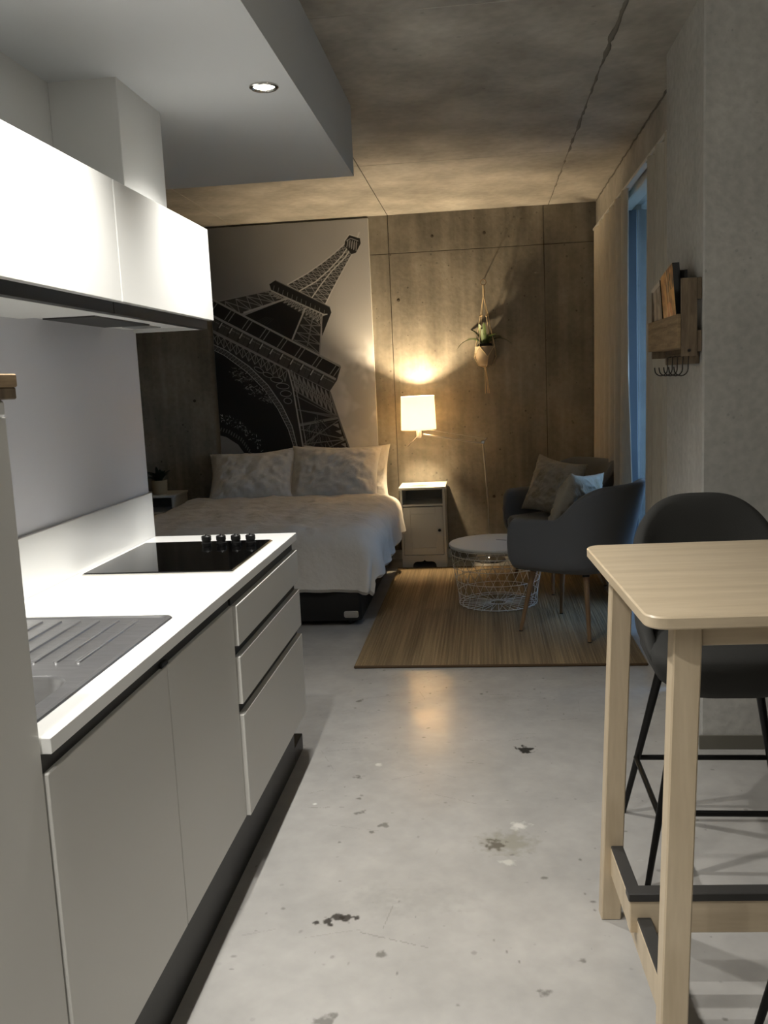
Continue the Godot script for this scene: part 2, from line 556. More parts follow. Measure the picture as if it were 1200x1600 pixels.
func tower_print() -> ImageTexture:
	pd.resize(PW * PH)
	var sky := FastNoiseLite.new()
	sky.seed = 4
	sky.frequency = 0.0035
	sky.fractal_octaves = 3
	for y in range(0, PH, 2):
		for x in range(0, PW, 2):
			var u := float(x) / PW
			var vv := float(y) / PH
			var base := 120.0 + 66.0 * u + 24.0 * vv
			var puff := clampf((sky.get_noise_2d(x, y) + 0.12) * 2.2, 0.0, 1.0) * smoothstep(0.62, 1.0, u) * smoothstep(0.42, 0.56, vv) * (1.0 - 0.5 * smoothstep(0.66, 0.9, vv))
			var t := clampi(int(base + 48.0 * puff + 5.0 * sky.get_noise_2d(x * 0.5 + 900, y * 0.5)), 0, 255)
			for k in 4:
				var at := mini(y + k / 2, PH - 1) * PW + mini(x + k % 2, PW - 1)
				pd[at] = t
	# body tones first
	var spire_l := V([955, 160, 880, 228, 800, 292, 700, 362, 575, 432])
	var spire_r := V([1030, 178, 985, 252, 940, 332, 892, 420, 860, 480, 822, 560])
	var sr := spire_r.duplicate(); sr.reverse()
	area(spire_l + sr, 58)
	var leg_l := V([470, 465, 130, 540, -40, 590, 40, 700, 290, 615, 575, 522])
	area(leg_l, 60)
	area(V([690, 580, 800, 630, 785, 900, 600, 800]), 40)
	area(V([575, 525, 690, 585, 605, 800, 280, 640]), 10)
	area(V([430, 478, 520, 470, 810, 625, 790, 690, 560, 560]), 46)
	# spire lattice
	var rib1 := V([985, 165, 930, 245, 840, 342, 760, 412, 650, 475])
	var rib2 := V([1003, 172, 950, 255, 862, 345, 795, 430, 732, 520])
	braces(spire_l, rib1, 13, 4.0, 112)
	braces(rib1, rib2, 11, 3.5, 120, false)
	braces(rib2, spire_r, 13, 4.0, 112)
	for q in [spire_l, rib1, rib2, spire_r]: path(q, 8.0, 150)
	# cap of the spire
	area(V([975, 105, 1045, 128, 1050, 165, 1020, 225, 992, 235, 945, 180, 950, 145]), 24)
	area(V([968, 148, 1035, 165, 1010, 205, 962, 180]), 70)
	path(V([945, 150, 975, 107, 1045, 128]), 8.0, 150)
	path(V([958, 150, 985, 132, 1035, 150]), 5.0, 120)
	for i in 5: bar(Vector2(968 + i * 14, 140 + i * 3), Vector2(960 + i * 15, 190 + i * 6), 4.0, 130)
	bar(Vector2(1028, 128), Vector2(1042, 92), 10.0, 165)
	# upper platform
	braces(V([430, 482, 790, 688]), V([500, 472, 808, 632]), 15, 4.0, 116)
	area(V([458, 430, 495, 405, 850, 578, 860, 612, 800, 765, 800, 640, 824, 628, 470, 466]), 16)
	path(V([462, 468, 815, 628]), 10.0, 128)
	path(V([495, 405, 850, 578]), 5.0, 66)
	for i in 12: bar(Vector2(490 + i * 29.5, 438 + i * 14.4), Vector2(482 + i * 30, 474 + i * 14.0), 4.0, 86)
	bar(Vector2(800, 628), Vector2(834, 624), 7.0, 140)
	# legs between the platforms
	braces(V([450, 476, -40, 590]), V([570, 524, 40, 700]), 7, 5.0, 104)
	path(V([575, 522, 290, 615]), 12.0, 132)
	path(V([470, 468, 130, 540]), 8.0, 110)
	braces(V([700, 595, 615, 790]), V([795, 640, 785, 880]), 4, 5.0, 92)
	path(V([745, 610, 705, 830]), 9.0, 84)
	path(V([692, 582, 606, 790]), 11.0, 134)
	path(V([800, 630, 783, 885]), 8.0, 110)
	for i in 5: bar(Vector2(370 + i * 18, 675 + i * 4), Vector2(440 + i * 12, 640 + i * 3), 4.0, 44)
	# gallery of the lower platform
	area(V([-40, 470, 100, 535, 918, 962, 892, 1052, 60, 640, -40, 590]), 9)
	area(V([-40, 590, 70, 640, 892, 1052, 845, 1122, 40, 702, -40, 660]), 62)
	path(V([-40, 470, 100, 535, 918, 962]), 13.0, 118)
	path(V([-40, 572, 80, 630, 892, 1048]), 16.0, 112)
	path(V([-40, 600, 70, 655, 880, 1068]), 6.0, 84)
	path(V([918, 962, 893, 1050, 845, 1122]), 9.0, 60)
	for i in 8:
		var t := i / 7.2
		for k in 2:
			var a := Vector2(100, 535).lerp(Vector2(918, 962), t) + Vector2(k * 24, k * 12)
			bar(a, a + Vector2(-46, 66), 6.0, 100)
	for i in 12:
		var a := Vector2(80, 640).lerp(Vector2(870, 1045), i / 12.0)
		bar(a, a + Vector2(-30, 62), 11.0, 30)
		bar(a + Vector2(6, 6), a + Vector2(-14, 40), 8.0, 138)
		var b := a + Vector2(33, 17)
		bar(b, b + Vector2(-22, 56), 4.0, 46)
	path(V([-40, 655, 40, 702, 845, 1122]), 8.0, 100)
	# lattice belt and the great arch
	var belt_t := V([-40, 672, 40, 715, 575, 985])
	area(V([-40, 670, 40, 712, 580, 985, 640, 1160, 690, 1530, 640, 1530, 560, 1300, 450, 1110, 330, 980, 170, 875, 20, 800, -40, 780]), 34)
	var arch_o := V([-40, 770, 30, 790, 180, 860, 330, 965, 450, 1085, 540, 1215, 605, 1350, 650, 1530])
	var arch_i := V([-40, 805, 30, 825, 165, 893, 310, 1000, 425, 1115, 512, 1240, 578, 1370, 632, 1540])
	braces(belt_t, V([-40, 745, 30, 775, 430, 985, 560, 1060]), 15, 5.0, 96)
	path(belt_t, 8.0, 106)
	var ai := arch_i.duplicate(); ai.reverse()
	area(arch_o + ai, 72)
	var rungs := 46
	for i in rungs:
		var t := float(i) / rungs
		bar(on_path(arch_o, t), on_path(arch_i, t + 0.008), 6.0, 34)
		bar(on_path(arch_o, t + 0.01), on_path(arch_i, t - 0.004), 3.0, 100)
	path(arch_o, 7.0, 116)
	path(arch_i, 9.0, 124)
	# the void under the arch
	area(ai + V([-60, 1560, 632, 1560]), 5)
	# openings of the spandrel
	for q in [[390, 985, 34, 13, 0.5], [450, 1018, 34, 14, 0.35], [505, 1050, 40, 17, 0.2], [545, 1090, 42, 18, 0.1], [565, 1138, 36, 19, 0.05], [578, 1185, 26, 18, 0.2]]:
		var ring := []
		for k in 16:
			ring.append(Vector2(q[0], q[1]) + Vector2(q[2] * cos(TAU * k / 16), q[3] * sin(TAU * k / 16)).rotated(q[4]))
		area(ring, 12)
		path(ring + [ring[0]], 5.0, 100)
	# far parts of the tower seen through it
	var rng := RandomNumberGenerator.new()
	rng.seed = 8
	for i in 150:
		var t := rng.randf()
		var c := Vector2(200, 985).lerp(Vector2(455, 1195), t) + Vector2(rng.randf_range(-30, 60), rng.randf_range(-50, 40)) * (1.0 - absf(t - 0.5))
		var d := Vector2(rng.randf_range(8, 26), 0).rotated(rng.randf_range(-0.9, 1.2))
		bar(c, c + d, rng.randf_range(2.5, 6.0), rng.randi_range(40, 112))
	var far_o := V([-60, 1190, 75, 1212, 250, 1290, 370, 1385, 425, 1450, 445, 1560])
	var far_i := V([-60, 1350, 75, 1368, 190, 1400, 270, 1450, 320, 1520, 335, 1560])
	for i in 120:
		var t := rng.randf()
		var c := on_path(far_o, t).lerp(on_path(far_i, t), rng.randf_range(0.05, 0.5))
		var d := Vector2(rng.randf_range(6, 20), 0).rotated(rng.randf_range(0, PI))
		bar(c, c + d, rng.randf_range(2.5, 6.0), rng.randi_range(50, 135))
	var fi := far_i.duplicate(); fi.reverse()
	area(V([-60, 1375, 75, 1392, 180, 1420, 255, 1468, 300, 1530, 312, 1580, -60, 1580]), 128)
	for i in 26:
		var t := i / 26.0
		bar(on_path(far_i, t), on_path(far_i, t) + Vector2(10, -26), 8.0, 70)
	path(far_i, 9.0, 18)
	# the near right leg
	var leg_a := V([580, 985, 612, 1110, 645, 1300, 690, 1560])
	var leg_b := V([850, 1125, 905, 1290, 1000, 1560])
	var lb := leg_b.duplicate(); lb.reverse()
	area(leg_a + lb, 26)
	area(V([612, 1110, 585, 985, 850, 1125, 895, 1285]), 40)
	braces(V([590, 990, 850, 1128]), V([618, 1112, 893, 1284]), 9, 6.0, 100)
	path(V([603, 1050, 872, 1205]), 6.0, 96)
	path(V([615, 1112, 895, 1284]), 9.0, 82)
	braces(V([625, 1150, 650, 1335]), V([890, 1280, 900, 1300]), 2, 6.0, 72)
	path(V([655, 1345, 905, 1296]), 14.0, 92)
	path(V([655, 1362, 910, 1312]), 5.0, 60)
	for i in 60:
		var c := Vector2(rng.randf_range(680, 880), rng.randf_range(1340, 1540))
		var d := (Vector2(770, 1320) - c).normalized().rotated(rng.randf_range(-0.5, 0.5)) * rng.randf_range(30, 110)
		bar(c, c + d, rng.randf_range(2.5, 5.0), rng.randi_range(44, 96))
	braces(V([665, 1370, 695, 1560]), V([910, 1310, 1000, 1560]), 2, 7.0, 82)
	for i in 5: area(V([868 + i * 18, 1340 + i * 42, 905 + i * 16, 1330 + i * 42, 912 + i * 15, 1362 + i * 42]), 128)
	path(leg_a, 10.0, 124)
	path(V([600, 985, 632, 1110, 668, 1300, 712, 1560]), 7.0, 104)
	path(leg_b, 10.0, 84)
	var im := Image.create_from_data(PW, PH, false, Image.FORMAT_L8, pd)
	im.convert(Image.FORMAT_RGB8)
	return tex(im)

# ------------------------------------------------------------------ lights
func lamp_point(at: Vector3, c: Color, e: float, size: float, called: String) -> void:
	var l := OmniLight3D.new()
	l.name = called
	l.light_color = c
	l.light_energy = e
	l.light_size = size
	l.omni_range = 14.0
	l.omni_attenuation = 2.0
	l.shadow_enabled = true
	add_child(l)
	l.position = at

func downlight(at: Vector3, label: String, e: float) -> void:
	var t := thing("downlight", label, "downlight", at, 0.0, "ceiling downlights")
	var ring := mb()
	ring.lathe([Vector2(0.034, -0.001), Vector2(0.037, -0.006), Vector2(0.043, -0.007), Vector2(0.047, -0.004), Vector2(0.048, 0.002)], 32)
	obj("trim_ring", ring, M.chrome, t)
	var lens := mb()
	lens.lathe([Vector2(0.0, -0.004), Vector2(0.02, -0.0035), Vector2(0.034, -0.001), Vector2(0.036, 0.002)], 32)
	var gm := mat(Color(1, 1, 1), 0.4)
	gm.emission_enabled = true
	gm.emission = Color(1.0, 0.97, 0.9)
	gm.emission_energy_multiplier = 16.0
	obj("lamp_lens", lens, gm, t)
	var l := SpotLight3D.new()
	l.name = "downlight_beam"
	l.light_color = DOWN_COLOR
	l.light_energy = e
	l.light_size = 0.03
	l.spot_angle = DOWN_ANGLE
	l.spot_angle_attenuation = 1.0
	l.spot_range = 14.0
	l.spot_attenuation = 2.0
	l.shadow_enabled = true
	add_child(l, true)
	l.position = at + Vector3(0, -0.02, 0)
	l.rotation = Vector3(-PI / 2, 0, 0)

func opal_lamp() -> void:
	# ceiling lamp of the dining side, above and behind the viewer's right shoulder
	var t := thing("ceiling_lamp", "round opal ceiling lamp over the dining side, behind the viewer", "ceiling lamp", Vector3(1.3, 2.70, -0.5))
	obj("base_plate", mb().lathe([Vector2(0, -0.012), Vector2(0.17, -0.012), Vector2(0.17, 0.0), Vector2(0, 0.0)], 32), M.white, t)
	var gm := mat(Color(1, 1, 1), 0.5)
	gm.emission_enabled = true
	gm.emission = Color(1.0, 0.95, 0.86)
	gm.emission_energy_multiplier = 1.5
	obj("opal_bowl", mb().lathe([Vector2(0, -0.085), Vector2(0.07, -0.08), Vector2(0.13, -0.055), Vector2(0.16, -0.012)], 32), gm, t)
	lamp_point(Vector3(1.3, 2.50, -0.5), Color(1.0, 0.985, 0.95), OPAL, 0.16, "opal_lamp_light")

# ------------------------------------------------------------------ scene
func _ready() -> void:
	var cam := Camera3D.new()
	cam.name = "camera"
	cam.fov = 58.79
	cam.near = 0.05
	cam.position = Vector3(0, 1.44, 0)
	cam.rotation = Vector3(-0.142939, 0.113928, -0.045533)
	add_child(cam)
	cam.current = true
	var we := WorldEnvironment.new()
	we.name = "environment"
	var e := Environment.new()
	e.background_mode = Environment.BG_SKY
	var sky := Sky.new()
	var sm := ProceduralSkyMaterial.new()
	sm.sky_top_color = Color(0.36, 0.48, 0.62)
	sm.sky_horizon_color = Color(0.58, 0.72, 0.84)
	sm.ground_bottom_color = Color(0.10, 0.13, 0.18)
	sm.ground_horizon_color = Color(0.22, 0.33, 0.46)
	sm.sky_energy_multiplier = 3.4
	sm.ground_energy_multiplier = 0.8
	sky.sky_material = sm
	e.sky = sky
	e.tonemap_mode = Environment.TONE_MAPPER_LINEAR
	e.tonemap_exposure = 1.0
	e.sdfgi_enabled = true
	e.ssao_enabled = true
	e.ssil_enabled = true
	we.environment = e
	add_child(we)
	materials()
	# kitchen downlights along the bulkhead, warm bulb of the reading lamp further down in its own builder
	downlight(Vector3(-0.672, 2.393, -3.03), "recessed ceiling downlight near the far end of the kitchen bulkhead", 2.6)
	downlight(Vector3(-0.672, 2.393, -2.00), "recessed ceiling downlight over the sink, second from the bed end", 2.6)
	downlight(Vector3(-0.672, 2.393, -0.97), "recessed ceiling downlight over the tall cupboard, third from the bed end", 2.6)
	downlight(Vector3(-0.672, 2.393, 0.06), "recessed ceiling downlight behind the viewer, farthest from the bed", 2.6)
	opal_lamp()
	room()
	balcony()
	kitchen()
	bed_corner()
	lamp_floor()
	coffee_table()
	seating()
	bar_table()
	column_rack()
	hanging_plant()
	curtains()

# ------------------------------------------------------------------ room
func panels(parent: Node3D, name_: String, us: Array, vs: Array, m: Material, place: Callable, thick: float) -> void:
	for i in us.size() - 1:
		for j in vs.size() - 1:
			var g := 0.0022
			var a: Vector3 = place.call(us[i] + g, vs[j] + g, 0.0)
			var b: Vector3 = place.call(us[i + 1] - g, vs[j + 1] - g, -thick)
			obj(name_, mb().span(a, b, 0.0015), m, parent)

func room() -> void:
	var fl := mb()
	var fy := [[Vector3(-3.1, 0, 2.0), Vector3(2.6, 0, 2.0), Vector3(2.6, 0, -7.5), Vector3(-3.1, 0, -7.5)]]
	for q in fy:
		for k in [0, 2, 1, 0, 3, 2]:
			var p: Vector3 = q[k]
			fl.st.set_uv2(Vector2((p.x + 3.0) / 6.0, (p.z + 8.0) / 10.0))
			fl.v(p, -1)
		for k in [0, 1, 2, 0, 2, 3]:
			var p: Vector3 = q[k] + Vector3(0, -0.2, 0)
			fl.st.set_uv2(Vector2.ZERO)
			fl.v(p, -1)
		for k in 4:
			var a: Vector3 = q[k]
			var b: Vector3 = q[(k + 1) % 4]
			var d := Vector3(0, -0.2, 0)
			fl.st.set_uv2(Vector2.ZERO)
			fl.quad(a + d, b + d, b, a)
	struct("floor", fl, M.floor)
	# ceiling of cast panels over a slab
	var ce := frame("ceiling")
	obj("slab", mb().span(Vector3(-3.1, 2.715, 2.0), Vector3(2.6, 2.95, -7.5), 0.0), M.joint, ce)
	panels(ce, "concrete_panel", [-3.1, -1.93, -0.70, 0.53, 1.6, 2.6], [-7.4, -5.59, -3.36, -1.13, 2.0], M.ceiling,
		func(u, v, d): return Vector3(u, 2.707 - d, v), 0.008)
	for q in [[Vector3(0.53, 2.707, -3.4), Vector3(0.53, 2.707, -7.2), 0.016, 4], [Vector3(0.878, 2.70, -4.1), Vector3(0.878, 2.70, -7.2), 0.010, 9]]:
		var rn := FastNoiseLite.new()
		rn.seed = q[3]
		rn.frequency = 0.09
		var line := []
		var rads := []
		for i in 110:
			var p: Vector3 = q[0].lerp(q[1], i / 109.0)
			line.append(p + Vector3(0.008 * rn.get_noise_2d(i * 2.0, 50.0), 0.003 * rn.get_noise_2d(i * 3.0, 90.0) + 0.004, 0))
			rads.append(maxf(0.004, q[2] * (0.5 + 0.8 * rn.get_noise_2d(i * 1.3, 0.0) + 0.25 * rn.get_noise_2d(i * 6.0, 20.0)) * (1.0 - 0.5 * i / 109.0)))
		obj("cement_seam", mb().tube(line, rads, 7), M.seam, ce)
	# back wall of cast panels
	var bw := frame("wall_back")
	obj("core", mb().span(Vector3(-3.1, -0.05, -7.258), Vector3(1.2, 2.8, -7.5), 0.0), M.joint, bw)
	panels(bw, "concrete_panel", [-3.1, -1.92, -0.70, 0.49, 1.2], [-0.05, 2.417, 2.80], M.wall,
		func(u, v, d): return Vector3(u, v, -7.25 + d), 0.008)
	for p in [[-0.64, 2.06], [0.06, 0.49], [0.04, 2.53], [-0.36, 2.53], [-1.74, 2.06], [-2.34, 1.35]]:
		obj("tie_hole", mb().lathe([Vector2(0, 0.002), Vector2(0.009, 0.002), Vector2(0.012, 0.0005), Vector2(0.012, -0.004)], 14, xf_at(Vector3(p[0], p[1], -7.2495), Vector3(PI / 2, 0, 0))), M.joint, bw)
	struct("baseboard_back", mb().span(Vector3(-2.86, 0, -7.25), Vector3(-0.30, 0.075, -7.238), 0.003), M.paint_white)
	# alcove and kitchen wall
	struct("wall_left", mb().span(Vector3(-2.90, 0, -7.25), Vector3(-3.10, 2.72, -3.15), 0.0), M.wall)
	struct("wall_alcove", mb().span(Vector3(-3.10, 0, -3.15), Vector3(-1.42, 2.72, -3.265), 0.0), M.plaster)
	struct("wall_kitchen", mb().span(Vector3(-1.42, 0, 2.0), Vector3(-1.305, 2.72, -3.265), 0.0), M.plaster)
	struct("wall_behind", mb().span(Vector3(-1.42, 0, 1.80), Vector3(2.6, 2.72, 2.0), 0.0), M.plaster)
	struct("wall_dining", mb().span(Vector3(2.40, 0, 2.0), Vector3(2.60, 2.72, -3.41), 0.0), M.plaster)
	struct("ceiling_bulkhead", mb().span(Vector3(-2.90, 2.393, 2.0), Vector3(-0.572, 2.72, -4.39), 0.0), M.plaster_bulk)
	struct("wall_duct", mb().span(Vector3(-1.305, 1.99, -2.83), Vector3(-1.085, 2.40, -3.215), 0.002), M.plaster)
	# the thick column and the wall that carries on to its right
	struct("wall_column", mb().span(Vector3(0.784, 0, -3.405), Vector3(2.6, 2.72, -4.06), 0.006), M.column)
	# window wall: lintel, jamb, head
	var rw := frame("wall_right")
	obj("lintel", mb().span(Vector3(0.883, 2.50, -4.06), Vector3(1.12, 2.72, -7.3), 0.003), M.ceiling, rw)
	obj("jamb", mb().span(Vector3(0.905, 0, -6.28), Vector3(1.12, 2.5, -7.3), 0.003), M.wall, rw)
	struct("baseboard_right", mb().span(Vector3(0.776, 0, -3.397), Vector3(2.4, 0.055, -3.405), 0.001), mat(Color(0.42, 0.41, 0.37), 0.7))

func balcony() -> void:
	var w := frame("window_1")
	# sliding door: head, far stile, mullion, sill and two panes
	obj("head_frame", mb().span(Vector3(0.905, 2.455, -4.06), Vector3(0.985, 2.502, -6.28), 0.004), M.paint_white, w)
	obj("stile", mb().span(Vector3(0.93, 0.0, -6.28), Vector3(1.015, 2.46, -6.21), 0.004), M.frame_blue, w)
	obj("stile", mb().span(Vector3(1.00, 0.0, -5.18), Vector3(1.05, 2.46, -5.11), 0.004), M.frame_blue, w)
	obj("sill", mb().span(Vector3(0.93, 0.0, -4.06), Vector3(1.06, 0.035, -6.21), 0.004), M.frame_blue, w)
	obj("pane", mb().span(Vector3(1.02, 0.035, -5.18), Vector3(1.026, 2.46, -6.21), 0.0), M.glass, w)
	obj("pane", mb().span(Vector3(1.035, 0.035, -4.06), Vector3(1.041, 2.46, -5.11), 0.0), M.glass, w)
	struct("floor_balcony", mb().span(Vector3(1.12, -0.2, -4.06), Vector3(2.7, -0.02, -7.6), 0.0), M.column)
	struct("ceiling_balcony", mb().span(Vector3(1.12, 2.56, -4.06), Vector3(2.7, 2.72, -7.6), 0.0), M.plaster)
	struct("wall_balcony", mb().span(Vector3(1.12, -0.02, -7.35), Vector3(2.7, 2.56, -7.6), 0.0), M.plaster)
	struct("trim_balcony", mb().span(Vector3(2.62, -0.02, -4.06), Vector3(2.7, 1.0, -7.35), 0.0), M.plaster)

# ------------------------------------------------------------------ kitchen
func kitchen() -> void:
	var zE := -3.262
	# doors
	var c1 := thing("base_cabinet", "white two-door base cabinet under the sink with dark grip channel", "cabinet", Vector3(-0.71, 0, 0))
	var sides := mb()
	sides.span(Vector3(-0.545, 0.20, -1.318), Vector3(-0.031, 0.866, -1.336), 0.001)
	sides.span(Vector3(-0.545, 0.20, -2.390), Vector3(-0.031, 0.866, -2.408), 0.001)
	sides.span(Vector3(-0.545, 0.20, -1.336), Vector3(-0.031, 0.218, -2.390), 0.0)
	sides.span(Vector3(-0.545, 0.218, -1.336), Vector3(-0.537, 0.866, -2.390), 0.0)
	obj("body", sides, M.front, c1)
	for q in [[-1.318, -1.878], [-1.882, -2.408]]:
		obj("door", mb().span(Vector3(-0.022, 0.217, q[0]), Vector3(-0.004, 0.838, q[1]), 0.0012), M.front, c1)
	obj("grip_channel", mb().span(Vector3(-0.031, 0.83, -1.318), Vector3(-0.014, 0.871, -2.408), 0.001), M.dark_profile, c1)
	obj("door_latch", mb().span(Vector3(-0.022, 0.838, -1.855), Vector3(-0.006, 0.848, -1.895), 0.002), M.black, c1)
	var c2 := thing("drawer_cabinet", "white three-drawer base cabinet at the far end of the counter", "cabinet", Vector3(-0.71, 0, 0))
	obj("body", mb().span(Vector3(-0.545, 0.20, -2.412), Vector3(-0.03, 0.866, zE + 0.012), 0.001), M.front, c2)
	for q in [[0.217, 0.520], [0.552, 0.690], [0.722, 0.838]]:
		var d := obj("drawer", mb().span(Vector3(-0.022, q[0], -2.412), Vector3(0.008, q[1], zE + 0.012), 0.0012), M.front, c2)
		obj("handle_profile", mb().span(Vector3(-0.027, q[1] - 0.01, -2.414), Vector3(-0.010, q[1] + 0.030, zE + 0.016), 0.001), M.dark_profile, d)
	var pl := thing("plinth", "black kickboard running along the floor under the white base cabinets", "kickboard")
	obj("kickboard", mb().span(Vector3(-0.775, 0.0, 1.0), Vector3(-0.757, 0.205, zE + 0.01), 0.001), M.plinth, pl)
	obj("end_block", mb().span(Vector3(-0.80, 0.0, zE + 0.01), Vector3(-0.757, 0.066, -3.40), 0.002), M.plinth, pl)
	# worktop with a cut-out for the sink bowl
	var wt := thing("countertop", "glossy white worktop over the base cabinets with low upstand at the wall", "countertop")
	var s := mb()
	s.span(Vector3(-1.305, 0.872, -1.985), Vector3(-0.704, 0.90, zE), 0.0015)
	s.span(Vector3(-0.785, 0.872, -1.318), Vector3(-0.704, 0.90, -1.985), 0.0015)
	s.span(Vector3(-1.305, 0.872, -1.318), Vector3(-1.165, 0.90, -1.985), 0.0)
	obj("slab", s, M.counter, wt)
	obj("upstand", mb().span(Vector3(-1.304, 0.90, -1.318), Vector3(-1.243, 1.067, zE), 0.0015), M.counter, wt)
	var sp := thing("splashback", "tall pale grey splashback panel on the wall above the worktop", "splashback")
	obj("panel", mb().span(Vector3(-1.304, 1.067, -1.1), Vector3(-1.255, 1.668, zE), 0.001), M.splash, sp)
	sink()
	hob()
	wall_units()
	# tall unit at the left edge
	var t := thing("tall_cabinet", "tall plain grey-white cupboard standing at the near end of the counter", "cabinet", Vector3(-0.719, 0, -0.65))
	obj("carcass", mb().span(Vector3(-0.58, 0.0, 0.62), Vector3(-0.02, 1.409, -0.660), 0.001), M.front, t)
	obj("door", mb().span(Vector3(-0.02, 0.05, 0.62), Vector3(0.0, 1.412, -0.662), 0.0012), M.front, t)
	var bx := thing("bread_bin", "small white bin with wooden lid on top of the tall cupboard", "bread bin", Vector3(-0.84, 1.412, -1.14))
	obj("bin", mb().span(Vector3(-0.12, 0.0, -0.165), Vector3(0.126, 0.026, 0.165), 0.004), M.white, bx)
	obj("lid", mb().span(Vector3(-0.12, 0.044, -0.178), Vector3(0.142, 0.064, 0.170), 0.002), M.pallet, bx)
	obj("lid_edge", mb().span(Vector3(-0.12, 0.026, -0.176), Vector3(0.140, 0.044, 0.168), 0.002), M.pallet_up, bx)

func sink() -> void:
	var t := thing("sink", "stainless steel inset sink with ribbed drainer in the worktop", "sink", Vector3(-0.975, 0.90, -1.70))
	var x := 0.215
	var deck := mb()
	var bowl := Vector3(0.0, 0, 0.235)
	# deck: from the outer edge in to the bowl opening, then down into the bowl
	var ring := func(cx: float, cz: float, hx: float, hz: float, r: float, y: float) -> Array:
		var out := []
		for q in 4:
			var sx: float = [1, -1, -1, 1][q]
			var sz: float = [1, 1, -1, -1][q]
			for k in 9:
				var w := PI / 2 * (q + k / 8.0)
				out.append(Vector3(cx + sx * (hx - r) + r * cos(w), y, cz + sz * (hz - r) + r * sin(w)))
		return out
	var G := [ring.call(0, 0, 0.217, 0.372, 0.02, 0.0005), ring.call(0, 0, 0.215, 0.370, 0.02, 0.004), ring.call(0, 0, 0.206, 0.361, 0.018, 0.0045), ring.call(0, 0, 0.202, 0.357, 0.016, 0.002),
		ring.call(-0.008, 0.215, 0.182, 0.140, 0.06, 0.002), ring.call(-0.008, 0.215, 0.177, 0.135, 0.058, -0.004), ring.call(-0.008, 0.215, 0.170, 0.128, 0.055, -0.10), ring.call(-0.008, 0.215, 0.15, 0.11, 0.045, -0.145)]
	deck.grid(G.slice(0, 5), true, true, -1)
	obj("deck", deck, M.steel, t)
	var b := mb()
	b.grid(G.slice(4), true, true, 2)
	var low: Array = G[7]
	for k in low.size():
		b.tri(Vector3(-0.012, -0.15, 0.222), low[(k + 1) % low.size()], low[k], 2)
	obj("bowl", b, M.steel, t)
	obj("drain", mb().lathe([Vector2(0.0, 0.004), Vector2(0.02, 0.004), Vector2(0.034, 0.006), Vector2(0.038, 0.0)], 24, xf_at(Vector3(-0.012, -0.15, 0.222))), M.chrome, t)
	for i in 7:
		var gx := 0.14 - i * 0.048
		var rib := mb()
		rib.rings([[0.0068, 0.165, 0.0067, 0.0015], [0.0052, 0.163, 0.0051, 0.0055], [0.0035, 0.16, 0.0034, 0.006]], Vector3.ZERO, Transform3D(), 2)
		obj("drain_rib", rib, M.steel, t, xf_at(Vector3(gx, 0, -0.165)))

func hob() -> void:
	var t := thing("cooktop", "black ceramic cooktop with four knobs set into the white worktop", "cooktop", Vector3(-0.985, 0.90, -2.828))
	obj("steel_trim", mb().rings([[0.234, 0.262, 0.006, 0.0], [0.234, 0.262, 0.006, 0.004], [0.231, 0.259, 0.005, 0.005]]), M.chrome, t)
	obj("glass", mb().rings([[0.230, 0.258, 0.005, 0.004], [0.230, 0.258, 0.005, 0.0065], [0.228, 0.256, 0.005, 0.0075]]), M.black_glass, t)
	for i in 4:
		var k := mb()
		k.lathe([Vector2(0.018, 0.0), Vector2(0.018, 0.003), Vector2(0.015, 0.004), Vector2(0.015, 0.010), Vector2(0.017, 0.012), Vector2(0.017, 0.025), Vector2(0.015, 0.027), Vector2(0, 0.027)], 24)
		k.box(Vector3(0, 0.028, 0), Vector3(0.006, 0.005, 0.030), 0.0015)
		obj("knob", k, M.black, t, xf_at(Vector3(0.010 + i * 0.0525, 0.0075, -0.210), Vector3(0, 0.4, 0)))

func wall_units() -> void:
	var f := -0.959
	var xb := -1.305
	var list := [["wall_cabinet", "white wall cabinet without handles at the left, over the sink", -1.575, -2.414], ["wall_cabinet", "white wall cabinet at the bed end with cooker hood built in below", -2.418, -3.262]]
	for k in 2:
		var q: Array = list[k]
		var t := thing(q[0], q[1], "wall cabinet", Vector3(f, 1.683, 0), 0.0, "")
		var z0: float = q[2]
		var z1: float = q[3]
		obj("carcass", mb().span(Vector3(xb - f, 0.004, z0), Vector3(-0.022, 0.315, z1), 0.001), M.white, t)
		obj("door", mb().span(Vector3(-0.020, 0.0, z0 - 0.0015), Vector3(0.0, 0.319, z1 + 0.001), 0.0015), M.white, t)
		obj("grip_profile", mb().span(Vector3(-0.052, -0.030, z0), Vector3(-0.026, 0.002, z1), 0.001), M.dark_profile, t)
		if k == 0:
			obj("base_panel", mb().span(Vector3(xb - f, -0.030, z0), Vector3(-0.053, -0.010, z1), 0.002), M.white, t)
		else:
			var h := obj("cooker_hood", mb().span(Vector3(xb - f + 0.02, -0.022, z0 - 0.06), Vector3(-0.075, 0.004, z1 + 0.07), 0.006), M.plaster, t)
			obj("hood_filter", mb().span(Vector3(xb - f + 0.06, -0.026, z0 - 0.11), Vector3(-0.13, -0.021, z1 + 0.30), 0.001), M.dark_profile, h)
			obj("hood_light", mb().span(Vector3(xb - f + 0.10, -0.025, z1 + 0.25), Vector3(-0.15, -0.021, z1 + 0.14), 0.001), M.paint_inside, h)
			obj("end_rail", mb().span(Vector3(xb - f, -0.030, z1 + 0.002), Vector3(-0.053, 0.004, z1 + 0.020), 0.001), M.white, t)

